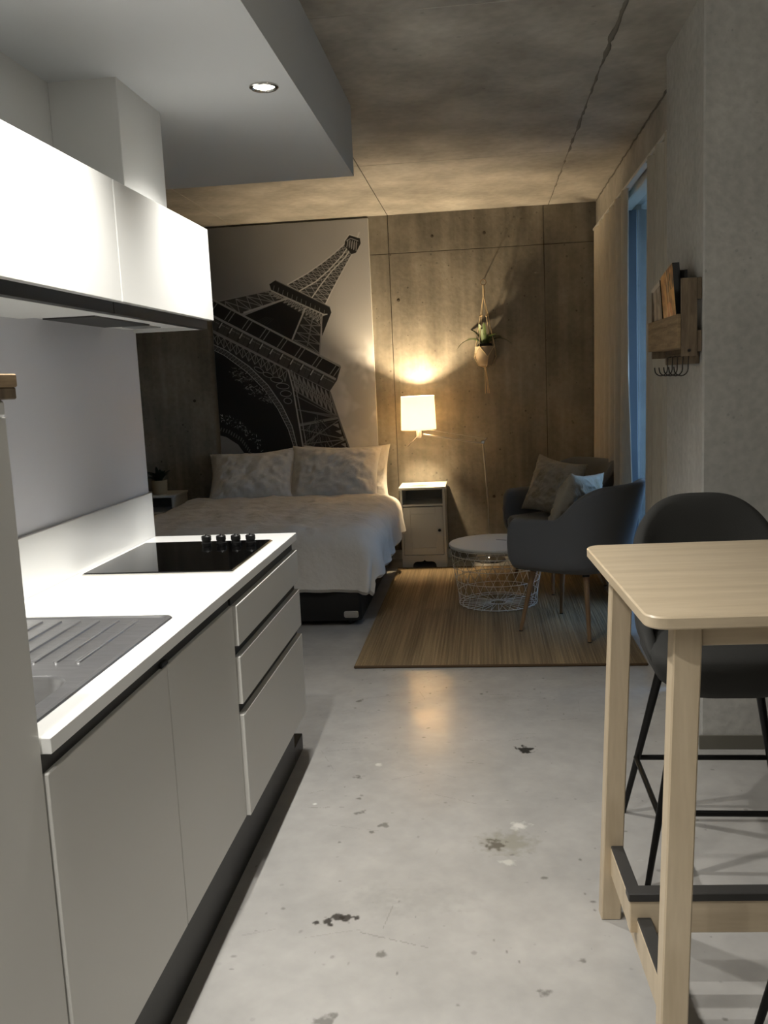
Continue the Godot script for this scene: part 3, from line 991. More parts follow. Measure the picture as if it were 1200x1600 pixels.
# ------------------------------------------------------------------ bed corner
func duvet_point(u: float, w: float, inset: float, nz: FastNoiseLite) -> Vector3:
	# u across (m from the middle), w along (m from the pillow end); the sheet folds down past the mattress edges
	var hx := 0.745
	var len := 1.50
	var ex := maxf(absf(u) - hx, 0.0) * signf(u)
	var ez := maxf(w - len, 0.0)
	var d := pow(pow(absf(ex), 6.0) + pow(ez, 6.0), 1.0 / 6.0)
	var dir := Vector2(ex, ez).normalized() if d > 0.0 else Vector2.ZERO
	var r := 0.13
	var out := 0.0
	var down := 0.0
	if d < r * PI / 2:
		out = r * sin(d / r)
		down = r * (1.0 - cos(d / r))
	else:
		out = r + (d - r * PI / 2) * 0.10
		down = r + (d - r * PI / 2) * 0.985
	var along := w if absf(ex) > ez else u
	var fall := smoothstep(0.1, 0.45, d)
	out += fall * (0.018 * sin(along * 17.0 + 1.3 * sin(along * 6.0)) + 0.014 * nz.get_noise_2d(along * 200.0, d * 60.0))
	var top := 0.585 + 0.022 * (1.0 - pow(clampf(absf(u) / 0.80, 0.0, 1.0), 4.0)) - 0.012 * (w / len)
	var puff := 0.012 * nz.get_noise_2d(u * 220.0, w * 120.0) + 0.010 * nz.get_noise_2d(u * 90.0 + 500.0, w * 300.0)
	puff += 0.007 * pow(1.0 - absf(nz.get_noise_2d(u * 150.0 + w * 60.0 + 300.0, w * 110.0 - u * 50.0)), 7.0)
	var y := top + puff * (1.0 - fall * 0.5) - down - inset
	var x := clampf(u, -hx, hx) + dir.x * (out - inset)
	var z := minf(w, len) + dir.y * (out - inset)
	return Vector3(x, y, z)

func pillow_mesh(w: float, h: float, t: float, sd: int) -> MB:
	var nz := FastNoiseLite.new()
	nz.seed = sd
	nz.frequency = 1.0
	nz.fractal_octaves = 3
	var m := mb()
	var NU := 64
	var NV := 44
	for side in 2:
		var G := []
		for i in NU + 1:
			var row := []
			for j in NV + 1:
				var u := -cos(PI * i / NU)
				var v := -cos(PI * j / NV)
				var edge := (1.0 - pow(absf(u), 3.0)) * (1.0 - pow(absf(v), 3.0))
				var th := t / 2.0 * pow(maxf(edge, 0.0), 0.62)
				var x := u * w / 2.0 * (1.0 - 0.07 * (1.0 - v * v))
				var y := v * h / 2.0 * (1.0 - 0.12 * (1.0 - u * u))
				var wr := nz.get_noise_3d(x * 7.0 + y * 4.0, y * 7.0, side * 9.0) * 0.022 + 0.012 * absf(nz.get_noise_2d(x * 9.0 + y * 20.0, y * 6.0 - x * 4.0))
				wr += 0.013 * pow(1.0 - absf(nz.get_noise_2d(x * 6.0 + y * 11.0 + 40.0, y * 4.0 - x * 3.0)), 7.0) + 0.010 * pow(1.0 - absf(nz.get_noise_2d(x * 5.0 - y * 9.0 + 80.0, y * 9.0 + x * 6.0)), 8.0)
				th += wr * pow(maxf(edge, 0.0), 0.4)
				row.append(Vector3(x, y, th if side == 0 else -th))
			G.append(row)
		m.grid(G, side == 0, false, 1)
	return m

func bed_corner() -> void:
	# bed
	var bed := thing("bed", "double bed with black upholstered base and white mattress against the wall print", "bed", Vector3(-1.52, 0, -6.22))
	obj("base", mb().rings([[0.757, 1.0, 0.03, 0.035], [0.762, 1.005, 0.03, 0.05], [0.762, 1.005, 0.03, 0.285], [0.755, 0.998, 0.03, 0.30]]), mat(Color(0.035, 0.034, 0.034), 0.7), bed)
	for sx in [-1, 1]:
		for sz in [-1, 1]:
			obj("foot", mb().lathe([Vector2(0, 0), Vector2(0.022, 0), Vector2(0.026, 0.036), Vector2(0, 0.036)], 12, xf_at(Vector3(sx * 0.68, 0, sz * 0.92))), M.black, bed)
	obj("corner_plate", mb().rings([[0.044, 0.02, 0.012, 0.0], [0.044, 0.02, 0.012, 0.005], [0.04, 0.017, 0.01, 0.006]], Vector3.ZERO, xf_at(Vector3(0.70, 0.075, 1.003), Vector3(PI / 2, 0, 0))), M.chrome, bed)
	obj("mattress", mb().rings([[0.745, 0.98, 0.05, 0.30], [0.762, 1.0, 0.06, 0.32], [0.762, 1.0, 0.06, 0.52], [0.74, 0.985, 0.05, 0.545]]), M.linen, bed)
	# duvet
	var dz := FastNoiseLite.new()
	dz.seed = 15
	dz.frequency = 0.02
	dz.fractal_octaves = 4
	var du := thing("duvet", "rumpled white duvet spread over the bed and hanging down its sides", "duvet", Vector3(-1.515, 0, -6.82))
	var m := mb()
	var NU := 90
	var NW := 74
	var top := []
	var low := []
	for i in NU + 1:
		var a := []
		var b := []
		for j in NW + 1:
			var u := lerpf(-1.13, 1.09, float(i) / NU)
			var w := lerpf(0.0, 1.925, float(j) / NW)
			a.append(duvet_point(u, w, 0.0, dz))
			b.append(duvet_point(u, w, 0.022, dz))
		top.append(a)
		low.append(b)
	m.grid(top, false, false, 1)
	m.grid(low, true, false, 2)
	var rim_t := []
	var rim_l := []
	for i in NU + 1: rim_t.append(top[i][0]); rim_l.append(low[i][0])
	for j in range(1, NW + 1): rim_t.append(top[NU][j]); rim_l.append(low[NU][j])
	for i in range(NU - 1, -1, -1): rim_t.append(top[i][NW]); rim_l.append(low[i][NW])
	for j in range(NW - 1, -1, -1): rim_t.append(top[0][j]); rim_l.append(low[0][j])
	m.grid([rim_t, rim_l], false, true, 3)
	obj("cover", m, M.linen, du)
	# pillows
	var pl := [["plump white pillow in front at the left of the bed head", -1.80, 0.735, -6.90, 0.71, 0.49, 0.23, -0.62, 0.03, 1], ["plump white pillow in front at the right, beside the lamp side", -1.16, 0.745, -6.90, 0.71, 0.50, 0.23, -0.58, -0.04, 2],
		["white pillow at the left, mostly hidden behind the front left pillow", -1.86, 0.72, -7.09, 0.70, 0.46, 0.15, -0.42, 0.05, 3], ["white pillow at the right, edge showing behind the front right pillow", -1.10, 0.735, -7.09, 0.70, 0.47, 0.15, -0.40, -0.02, 4]]
	for q in pl:
		var t := thing("pillow", q[0], "pillow", Vector3(q[1], q[2], q[3]), 0.0, "pillows on the bed")
		var body := pillow_mesh(q[4], q[5], q[6], q[9])
		obj("pillowcase", body, M.linen, t, xf_at(Vector3.ZERO, Vector3(q[7], 0, q[8])))
	# print
	var p := thing("wall_poster", "tall black and white print of an iron lattice tower above the bed", "poster", Vector3(-1.494, 1.70, -7.25))
	obj("backing", mb().span(Vector3(-0.645, -0.99, 0.001), Vector3(0.645, 0.99, 0.027), 0.002), M.paint_white, p)
	var sheet := mb()
	var cs := [Vector3(-0.643, -0.988, 0.0278), Vector3(0.643, -0.988, 0.0278), Vector3(0.643, 0.988, 0.0278), Vector3(-0.643, 0.988, 0.0278)]
	for k in [0, 2, 1, 0, 3, 2]:
		sheet.st.set_uv(Vector2(0.0 if k in [0, 3] else 1.0, 1.0 if k < 2 else 0.0))
		sheet.v(cs[k], -1)
	var pm := mat(Color(1, 1, 1), 0.55)
	pm.albedo_texture = tower_print()
	pm.texture_repeat = false
	obj("printed_sheet", sheet, pm, p)
	# night stands
	var ns := thing("nightstand", "white nightstand with open niche and panelled door beside the lamp", "nightstand", Vector3(-0.489, 0, -7.065))
	nightstand(ns)
	copy_of(ns, "nightstand", "white nightstand in the dark corner left of the bed, carrying a plant pot", Vector3(-2.625, 0, -7.065), 0.0)
	var pp := thing("potted_plant", "small dark plant in ribbed beige pot on the left nightstand", "plant", Vector3(-2.60, 0.625, -7.00))
	obj("pot", mb().lathe([Vector2(0, 0.0), Vector2(0.052, 0.0), Vector2(0.056, 0.01), Vector2(0.058, 0.02), Vector2(0.061, 0.05), Vector2(0.063, 0.08), Vector2(0.065, 0.112), Vector2(0.06, 0.112), Vector2(0.058, 0.095), Vector2(0, 0.095)], 28), mat(Color(0.62, 0.55, 0.43), 0.8), pp)
	var rng := RandomNumberGenerator.new()
	rng.seed = 31
	for i in 16:
		var a := rng.randf() * TAU
		obj("leaf", leaf_mesh(rng.randf_range(0.08, 0.14), rng.randf_range(0.018, 0.03), rng.randf_range(0.1, 0.9)), M.leaf_dark, pp, xf_at(Vector3(cos(a) * 0.02, 0.093, sin(a) * 0.02), Vector3(0, -a, 0)))

func leaf_mesh(l: float, w: float, lean: float) -> MB:
	# a blade that rises and leans out along +x, two skins thick
	var m := mb()
	var up := []
	var dn := []
	for i in 9:
		var t := i / 8.0
		var ang := PI / 2 - lean * (0.5 + 0.9 * t)
		var c := Vector3(cos(ang) * l * t, sin(ang) * l * t, 0)
		var hw := w / 2.0 * (0.35 + 1.1 * sin(PI * minf(t * 0.8 + 0.12, 1.0))) * (1.0 if t < 1.0 else 0.08)
		var n := Vector3(-sin(ang), cos(ang), 0) * 0.0012
		var ra := []
		var rb := []
		for j in [-1.0, 0.0, 1.0]:
			var dip := Vector3(-sin(ang), cos(ang), 0) * absf(j) * hw * 0.25
			ra.append(c + Vector3(0, 0, j * hw) + dip + n)
			rb.append(c + Vector3(0, 0, j * hw) + dip - n)
		up.append(ra)
		dn.append(rb)
	m.grid(up, false, false, 1)
	m.grid(dn, true, false, 2)
	return m

func nightstand(t: Node3D) -> void:
	var w := 0.172
	var d := 0.165
	obj("top", mb().box(Vector3(0, 0.615, 0.004), Vector3(0.362, 0.02, 0.348), 0.003), M.paint_white, t)
	for s in [-1, 1]:
		obj("side_panel", mb().box(Vector3(s * (w - 0.009), 0.3025, 0), Vector3(0.018, 0.605, d * 2), 0.0015), M.paint_white, t)
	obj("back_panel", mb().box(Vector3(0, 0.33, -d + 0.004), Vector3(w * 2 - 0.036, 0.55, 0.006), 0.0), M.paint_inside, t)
	obj("niche_shelf", mb().box(Vector3(0, 0.484, 0), Vector3(w * 2 - 0.036, 0.016, d * 2 - 0.002), 0.001), M.paint_white, t)
	obj("floor_shelf", mb().box(Vector3(0, 0.10, -0.01), Vector3(w * 2 - 0.036, 0.014, d * 2 - 0.03), 0.001), M.paint_white, t)
	# apron with its scalloped cut-out
	var poly := PackedVector2Array([Vector2(-w, 0), Vector2(-0.092, 0), Vector2(-0.089, 0.025), Vector2(-0.078, 0.04), Vector2(-0.060, 0.047), Vector2(-0.022, 0.047), Vector2(-0.01, 0.050), Vector2(0, 0.060),
		Vector2(0.01, 0.050), Vector2(0.022, 0.047), Vector2(0.060, 0.047), Vector2(0.078, 0.04), Vector2(0.089, 0.025), Vector2(0.092, 0), Vector2(w, 0), Vector2(w, 0.095), Vector2(-w, 0.095)])
	obj("apron", mb().prism(poly, d, d + 0.014), M.paint_white, t)
	# framed door
	var door := mb()
	var x0 := -w + 0.02
	var x1 := w - 0.020
	door.span(Vector3(x0, 0.099, d - 0.008), Vector3(x0 + 0.055, 0.470, d + 0.008), 0.0015)
	door.span(Vector3(x1 - 0.055, 0.099, d - 0.008), Vector3(x1, 0.470, d + 0.008), 0.0015)
	door.span(Vector3(x0 + 0.055, 0.099, d - 0.008), Vector3(x1 - 0.055, 0.152, d + 0.008), 0.0015)
	door.span(Vector3(x0 + 0.055, 0.417, d - 0.008), Vector3(x1 - 0.055, 0.470, d + 0.008), 0.0015)
	door.span(Vector3(x0 + 0.05, 0.148, d - 0.008), Vector3(x1 - 0.05, 0.421, d + 0.003), 0.002)
	var o := obj("door", door, M.paint_white, t)
	obj("knob", mb().lathe([Vector2(0.004, 0), Vector2(0.005, 0.008), Vector2(0.011, 0.012), Vector2(0.012, 0.018), Vector2(0.008, 0.023), Vector2(0, 0.024)], 14, xf_at(Vector3(x1 - 0.028, 0.29, d + 0.008), Vector3(PI / 2, 0, 0))), M.black, o)
	for s in [-1, 1]:
		obj("face_stile", mb().box(Vector3(s * (w - 0.009), 0.35, d + 0.006), Vector3(0.018, 0.51, 0.012), 0.001), M.paint_white, t)

# ------------------------------------------------------------------ lamp
func lamp_floor() -> void:
	var base := Vector3(0.012, 0, -7.10)
	var t := thing("floor_lamp", "lit floor lamp with white drum shade on a jointed steel arm", "lamp", base)
	obj("base", mb().lathe([Vector2(0, 0), Vector2(0.12, 0), Vector2(0.125, 0.006), Vector2(0.12, 0.016), Vector2(0.02, 0.022), Vector2(0.012, 0.03), Vector2(0, 0.03)], 32), M.chrome, t)
	var el := Vector3(-0.028, 0.930, 0)
	obj("pole", mb().tube([Vector3(0, 0.02, 0), Vector3(0, 0.45, 0), el], 0.007, 10), M.lamp_steel, t)
	obj("elbow", mb().lathe([Vector2(0, -0.018), Vector2(0.012, -0.018), Vector2(0.015, -0.012), Vector2(0.015, 0.012), Vector2(0.012, 0.018), Vector2(0, 0.018)], 16, xf_at(el + Vector3(0, 0.008, 0), Vector3(PI / 2, 0, 0))), M.chrome, t)
	var sh := Vector3(-0.515, 1.03, 0.10)
	obj("arm", mb().tube([el + Vector3(0, -0.004, 0), sh + Vector3(0.035, -0.010, -0.008)], 0.0066, 10), M.lamp_steel, t)
	obj("arm", mb().tube([el + Vector3(0.03, 0.034, 0), sh + Vector3(0.06, 0.026, -0.014)], 0.0032, 8), M.lamp_steel, t)
	obj("counter_link", mb().tube([el + Vector3(0.035, 0.04, 0), el + Vector3(-0.004, -0.006, 0)], 0.004, 8), M.chrome, t)
	obj("lamp_holder", mb().lathe([Vector2(0, -0.035), Vector2(0.016, -0.035), Vector2(0.020, -0.02), Vector2(0.020, 0.02), Vector2(0.016, 0.06), Vector2(0, 0.06)], 18, xf_at(sh)), M.paint_white, t)
	obj("tilt_rod", mb().tube([sh + Vector3(-0.01, -0.02, 0.01), sh + Vector3(-0.085, -0.095, 0.04)], 0.003, 8), M.chrome, t)
	# shade: an open drum with real thickness
	var yb := 0.028
	var yt := 0.285
	var shade := mb()
	shade.lathe([Vector2(0.1335, yb), Vector2(0.1355, yb), Vector2(0.128, yt), Vector2(0.126, yt)], 48, xf_at(sh), 1)
	shade.lathe([Vector2(0.126, yt), Vector2(0.1335, yb)], 48, xf_at(sh), 2)
	obj("lamp_shade", shade, M.shade, t)
	for yy in [yb + 0.01, yt - 0.02]:
		var R := 0.130
		for k in 3:
			var a := TAU * k / 3.0
			obj("shade_spoke", mb().tube([sh + Vector3(cos(a) * 0.016, 0.05 if yy < 0.1 else 0.06, sin(a) * 0.016), sh + Vector3(cos(a) * R, yy, sin(a) * R)], 0.0015, 5), M.chrome, t)
			if yy > 0.1: break
	obj("diffuser", mb().lathe([Vector2(0.068, yb + 0.004), Vector2(0.128, yb + 0.004), Vector2(0.128, yb + 0.006), Vector2(0.068, yb + 0.006)], 40, xf_at(sh)), M.shade, t)
	var bulb := mb()
	bulb.lathe([Vector2(0, -0.045), Vector2(0.014, -0.045), Vector2(0.015, -0.025), Vector2(0.029, 0.0), Vector2(0.031, 0.015), Vector2(0.024, 0.034), Vector2(0.01, 0.042), Vector2(0, 0.043)], 20, xf_at(sh + Vector3(0, 0.165, 0)))
	var gm := mat(Color(1, 0.9, 0.75), 0.4)
	gm.emission_enabled = true
	gm.emission = Color(1.0, 0.86, 0.64)
	gm.emission_energy_multiplier = 8.0
	obj("light_bulb", bulb, gm, t)
	lamp_point(base + sh + Vector3(0, 0.17, 0), Color(1.0, 0.89, 0.72), 2.25, 0.03, "reading_lamp_light")

# ------------------------------------------------------------------ coffee table, rug
func coffee_table() -> void:
	var rug := thing("rug", "woven natural jute rug under the coffee table and armchairs", "rug", Vector3(0.035, 0, -5.62))
	obj("weave", mb().rings([[0.727, 1.197, 0.008, 0.0], [0.73, 1.20, 0.01, 0.004], [0.73, 1.20, 0.01, 0.009], [0.727, 1.197, 0.008, 0.012]]), M.jute, rug)
	for s in [-1, 1]:
		obj("hem", mb().box(Vector3(0, 0.0075, s * 1.204), Vector3(1.46, 0.013, 0.012), 0.004), mat(Color(0.30, 0.23, 0.15), 0.95), rug)
	var t := thing("coffee_table", "round white coffee table with slanted wire basket base on the rug", "coffee table", Vector3(0.055, 0.012, -5.68))
	var R := 0.30
	obj("tabletop", mb().lathe([Vector2(0, 0.378), Vector2(R - 0.006, 0.378), Vector2(R, 0.381), Vector2(R, 0.391), Vector2(R - 0.004, 0.395), Vector2(0, 0.395)], 64), M.paint_white, t)
	obj("grip_slot", mb().rings([[0.038, 0.006, 0.006, 0.3945], [0.038, 0.006, 0.006, 0.3958]], Vector3.ZERO, xf_at(Vector3(0.03, 0, -0.06), Vector3(0, -0.5, 0))), M.black, t)
	var rad := func(y: float) -> float: return 0.245 + 0.045 * smoothstep(0.0, 0.375, y)
	for y in [0.004, 0.012, 0.085, 0.165, 0.25, 0.33, 0.372]:
		var pts := []
		var r: float = rad.call(y)
		if y == 0.004: r -= 0.02
		for k in 56: pts.append(Vector3(cos(TAU * k / 56) * r, y, sin(TAU * k / 56) * r))
		obj("ring", mb().tube(pts, 0.0021 if y < 0.3 else 0.003, 6, true), M.wire, t)
	var N := 28
	var w := mb()
	var pts := []
	for k in 9:
		var y := 0.004 + 0.37 * k / 8.0
		var a := -0.72 * k / 8.0
		var r: float = rad.call(y)
		pts.append(Vector3(cos(a) * r, y, sin(a) * r))
	w.tube(pts, 0.0015, 6)
	var wm := w.done()
	var sp := mb()
	sp.tube([Vector3(0.05, 0.005, 0), Vector3(0.243, 0.005, 0)], 0.0016, 6)
	var spm := sp.done()
	for k in N:
		obj("wire", wm, M.wire, t, xf_at(Vector3.ZERO, Vector3(0, TAU * k / N, 0)))
		obj("spoke", spm, M.wire, t, xf_at(Vector3.ZERO, Vector3(0, TAU * k / N, 0)))
	var hub := []
	for k in 24: hub.append(Vector3(cos(TAU * k / 24) * 0.05, 0.005, sin(TAU * k / 24) * 0.05))
	obj("hub_ring", mb().tube(hub, 0.0026, 6, true), M.wire, t)

# ------------------------------------------------------------------ armchairs and stools
# a padded shell that wraps round a seat: U-shaped in plan, open towards +z
func tub(a: float, front: float, back: float, y0: float, thick: float, top: Callable, lean: Callable, round_low: float, n_exp := 2.6) -> MB:
	var plan := []
	var NS := 64
	# along the right arm from its tip, round the back, along the left arm
	for i in 14:
		plan.append([Vector2(a, lerpf(front, 0.0, i / 13.0)), Vector2(1, 0)])
	for i in range(1, NS):
		var w := PI * i / NS
		var c := cos(w)
		var s := sin(w)
		var p := Vector2(a * signf(c) * pow(absf(c), 2.0 / n_exp), -back * pow(s, 2.0 / n_exp))
		var nn := Vector2(signf(c) * pow(absf(c), 2.0 - 2.0 / n_exp) / a, -pow(s, 2.0 - 2.0 / n_exp) / back).normalized()
		plan.append([p, nn])
	for i in 14:
		plan.append([Vector2(-a, lerpf(0.0, front, i / 13.0)), Vector2(-1, 0)])
	var G := []
	var total := plan.size()
	for i in total:
		var t := float(i) / (total - 1)
		var p: Vector2 = plan[i][0]
		var nn: Vector2 = plan[i][1]
		var tip := minf(p.y - front, 0.0)     # 0 at the tips of the arms
		var k := clampf(-tip / 0.07, 0.0, 1.0) if p.y > 0.0 else 1.0
		var rnd := sqrt(1.0 - (1.0 - k) * (1.0 - k))
		var yt: float = top.call(p, t)
		yt = lerpf(y0 + (yt - y0) * 0.55, yt, rnd)
		var yb := lerpf(y0 + 0.025, y0, rnd)
		var th := thick * lerpf(0.35, 1.0, rnd)
		var ring := []
		var NV := 9
		for j in NV + 1:                      # outside, going up
			var f := float(j) / NV
			var y := lerpf(yb, yt - th * 0.5, f)
			var tuck := -round_low * pow(1.0 - clampf((y - yb) / (round_low * 2.0 + 0.001), 0.0, 1.0), 2.0)
			var l: float = lean.call(p, (y - y0) / 0.5)
			var q := p + nn * (th * 0.5 + tuck + l)
			ring.append(Vector3(q.x, y, q.y))
		for j in range(1, 6):                 # over the padded edge
			var w := PI * j / 6.0
			var l: float = lean.call(p, (yt - y0) / 0.5)
			var q := p + nn * (th * 0.5 * cos(w) + l)
			ring.append(Vector3(q.x, yt - th * 0.5 + th * 0.5 * sin(w), q.y))
		for j in NV + 1:                      # inside, going down
			var f := float(j) / NV
			var y := lerpf(yt - th * 0.5, yb + 0.01, f)
			var tuck := -round_low * pow(1.0 - clampf((y - yb) / (round_low * 2.0 + 0.001), 0.0, 1.0), 2.0)
			var l: float = lean.call(p, (y - y0) / 0.5)
			var q := p + nn * (-th * 0.5 + tuck + l)
			ring.append(Vector3(q.x, y, q.y))
		G.append(ring)
	var m := mb()
	m.grid(G, false, true, 1)
	for e in 2:
		var ring: Array = G[0] if e == 0 else G[total - 1]
		var mid := Vector3.ZERO
		for p in ring: mid += p / ring.size()
		for j in ring.size():
			var A: Vector3 = ring[j]
			var B: Vector3 = ring[(j + 1) % ring.size()]
			if e == 0: m.tri(mid, B, A, 1)
			else: m.tri(mid, A, B, 1)
	return m

func seating() -> void:
	var t := thing("armchair", "grey upholstered tub armchair with wooden legs nearer the bar table, seen from its side", "armchair", Vector3(0.475, 0.012, -5.085), 0.0, "")
	var top := func(p: Vector2, _t: float) -> float: return 0.655 + 0.185 * smoothstep(-0.03, -0.25, p.y)
	var lean := func(p: Vector2, f: float) -> float: return 0.035 * clampf(f, 0.0, 1.0) + 0.08 * clampf(f - 0.25, 0.0, 1.0) * smoothstep(0.0, -0.25, p.y)
	obj("shell", tub(0.262, 0.255, 0.27, 0.365, 0.055, top, lean, 0.03), M.grey_cloth, t)
	obj("seat", mb().rings([[0.20, 0.22, 0.08, 0.355], [0.23, 0.25, 0.09, 0.375], [0.245, 0.262, 0.09, 0.42], [0.245, 0.262, 0.09, 0.455], [0.235, 0.252, 0.09, 0.474], [0.19, 0.21, 0.08, 0.482]], Vector3(0, 0, 0.02), Transform3D(), 3, 8), M.grey_cloth, t)
	var pos := [[-1, 1], [1, 1], [-1, -1], [1, -1]]
	for q in pos:
		var a := Vector3(q[0] * 0.155, 0.37, q[1] * 0.16)
		var b := Vector3(q[0] * 0.222, 0.004, q[1] * 0.215)
		var l := obj("leg", mb().tube([a.lerp(b, 0.06), b], [0.0165, 0.0105], 14), M.oak, t)
		obj("leg_bracket", mb().tube([a, a.lerp(b, 0.085)], [0.021, 0.0195], 14), M.black, l)
		obj("foot_pad", mb().tube([b, b + Vector3(0, -0.006, 0)], 0.0112, 12), M.black, l)
	t.rotation.y = atan2(-0.80, -0.56)
	var c := copy_of(t, "armchair", "grey upholstered tub armchair in the corner by the far curtain, facing the room", Vector3(0.475, 0.012, -6.17), atan2(-0.84, 0.54))
	c.name = "armchair_001"
	# cushions
	var f2 := Vector3(-0.84, 0, 0.54)
	var k1 := thing("cushion", "pale patterned cushion propped upright in the corner armchair", "cushion", Vector3(0.475, 0.685, -6.17) + f2 * 0.03, 0.0, "armchair cushions")
	obj("cover", pillow_mesh(0.40, 0.40, 0.13, 21), M.cushion, k1, Transform3D(Basis(Vector3.UP, atan2(-0.62, 0.78)) * Basis.from_euler(Vector3(-0.36, 0, -0.16)), Vector3.ZERO))
	var f1 := Vector3(-0.80, 0, -0.56).normalized()
	var k2 := thing("cushion", "patterned cushion half hidden behind the arm of the nearer armchair", "cushion", Vector3(0.475, 0.705, -5.085) + f1 * 0.01 + Vector3(0.02, 0, -0.02), 0.0, "armchair cushions")
	var cm2: StandardMaterial3D = M.cushion.duplicate()
	cm2.uv1_offset = Vector3(0.31, 0.17, 0.0)
	obj("cover", pillow_mesh(0.40, 0.40, 0.13, 22), cm2, k2, Transform3D(Basis(Vector3.UP, atan2(-0.80, -0.56)) * Basis.from_euler(Vector3(-0.40, 0, 0.10)), Vector3.ZERO))
	# bar stools
	var s := thing("bar_stool", "black upholstered bar stool with low rounded back tucked in behind the bar table", "bar stool", Vector3(0.662, 0, -2.66), 0.0, "")
	var stop := func(p: Vector2, _t: float) -> float: return 0.66 + 0.39 * pow(1.0 - 0.93 * pow(absf(p.x) / 0.205, 3.4), 0.6) * smoothstep(0.12, -0.10, p.y)
	var slean := func(p: Vector2, f: float) -> float: return 0.02 * clampf(f, 0.0, 1.0) + 0.06 * clampf(f, 0.0, 1.0) * smoothstep(0.0, -0.2, p.y)
	obj("backrest", tub(0.205, 0.12, 0.185, 0.585, 0.04, stop, slean, 0.05, 2.8), M.stool_cloth, s)
	obj("seat", mb().rings([[0.10, 0.10, 0.07, 0.522], [0.15, 0.15, 0.10, 0.532], [0.19, 0.18, 0.11, 0.566], [0.214, 0.205, 0.12, 0.62], [0.214, 0.205, 0.12, 0.645], [0.20, 0.19, 0.12, 0.662], [0.15, 0.14, 0.10, 0.668]], Vector3(0, 0, 0.02), Transform3D(), 3, 8), M.stool_cloth, s)
	for q in pos:
		var a := Vector3(q[0] * 0.135, 0.56, q[1] * 0.13 + 0.01)
		var b := Vector3(q[0] * 0.245, 0.0, q[1] * 0.225)
		obj("leg", mb().tube([a, b], [0.0145, 0.0085], 12), M.black_metal, s)
	var ry := 0.205
	var ring := []
	for q in [[-1, 1], [1, 1], [1, -1], [-1, -1]]:
		ring.append(Vector3(q[0] * 0.208, ry, q[1] * 0.19))
	for i in 4:
		obj("foot_bar", mb().tube([ring[i], ring[(i + 1) % 4]], 0.0085, 10), M.black_metal, s)
	copy_of(s, "bar_stool", "black bar stool on the near side of the bar table, only one leg in view", Vector3(0.80, 0, -1.655), PI)

# ------------------------------------------------------------------ bar table
func bar_table() -> void:
	var th := 0.047
	var W := 1.25
	var D := 0.715
	var t := thing("bar_table", "tall pale birch bar table with dark capped foot rails", "bar table", Vector3(0.246, 0, -2.335), th)
	var c := Vector3(W / 2, 0, D / 2)
	obj("tabletop", mb().rings([[W / 2 - 0.003, D / 2 - 0.003, 0.037, 0.976], [W / 2, D / 2, 0.04, 0.979], [W / 2, D / 2, 0.04, 0.997], [W / 2 - 0.003, D / 2 - 0.003, 0.037, 1.0]], c, Transform3D(), 3, 8), M.birch_along, t)
	for q in [[0, 0], [0, 1], [1, 0], [1, 1]]:
		# square legs that splay a little outwards towards the floor
		var sx := -1.0 if q[0] == 0 else 1.0
		var sz := -1.0 if q[1] == 0 else 1.0
		var tx: float = 0.082 if q[0] == 0 else W - 0.082
		var tz: float = 0.058 if q[1] == 0 else D - 0.058
		var bx := tx + sx * 0.035
		var bz := tz + sz * 0.018
		var m := mb()
		var k := (bx - tx) / 0.976
		var kz := (bz - tz) / 0.976
		var xf := Transform3D(Basis(Vector3(1, 0, 0), Vector3(-k, 1, -kz), Vector3(0, 0, 1)), Vector3(bx, 0, bz))
		m.box(Vector3(0, 0.488, 0), Vector3(0.052, 0.976, 0.044), 0.003, xf)
		obj("leg", m, M.birch, t)
	for z in [0.062, D - 0.062]:
		obj("apron", mb().box(Vector3(W / 2, 0.953, z), Vector3(W - 0.22, 0.046, 0.022), 0.002), M.birch_along, t)
	# side rails along the depth with dark wear caps, and the long rail that crosses them in the middle
	for x in [0.062, W - 0.062]:
		var r := obj("side_rail", mb().box(Vector3(x, 0.166, D / 2), Vector3(0.030, 0.078, D - 0.10), 0.002), M.birch, t)
		obj("rail_cap", mb().box(Vector3(x + 0.001, 0.208, D / 2), Vector3(0.031, 0.008, D - 0.104), 0.002), mat(Color(0.20, 0.195, 0.19), 0.5), r)
	var lr := obj("foot_rail", mb().box(Vector3(W / 2, 0.214, D / 2 + 0.012), Vector3(W - 0.062, 0.080, 0.034), 0.002), M.birch_along, t)
	obj("rail_cap", mb().box(Vector3(W / 2, 0.262, D / 2 + 0.014), Vector3(W - 0.056, 0.020, 0.037), 0.002), mat(Color(0.20, 0.195, 0.19), 0.5), lr)

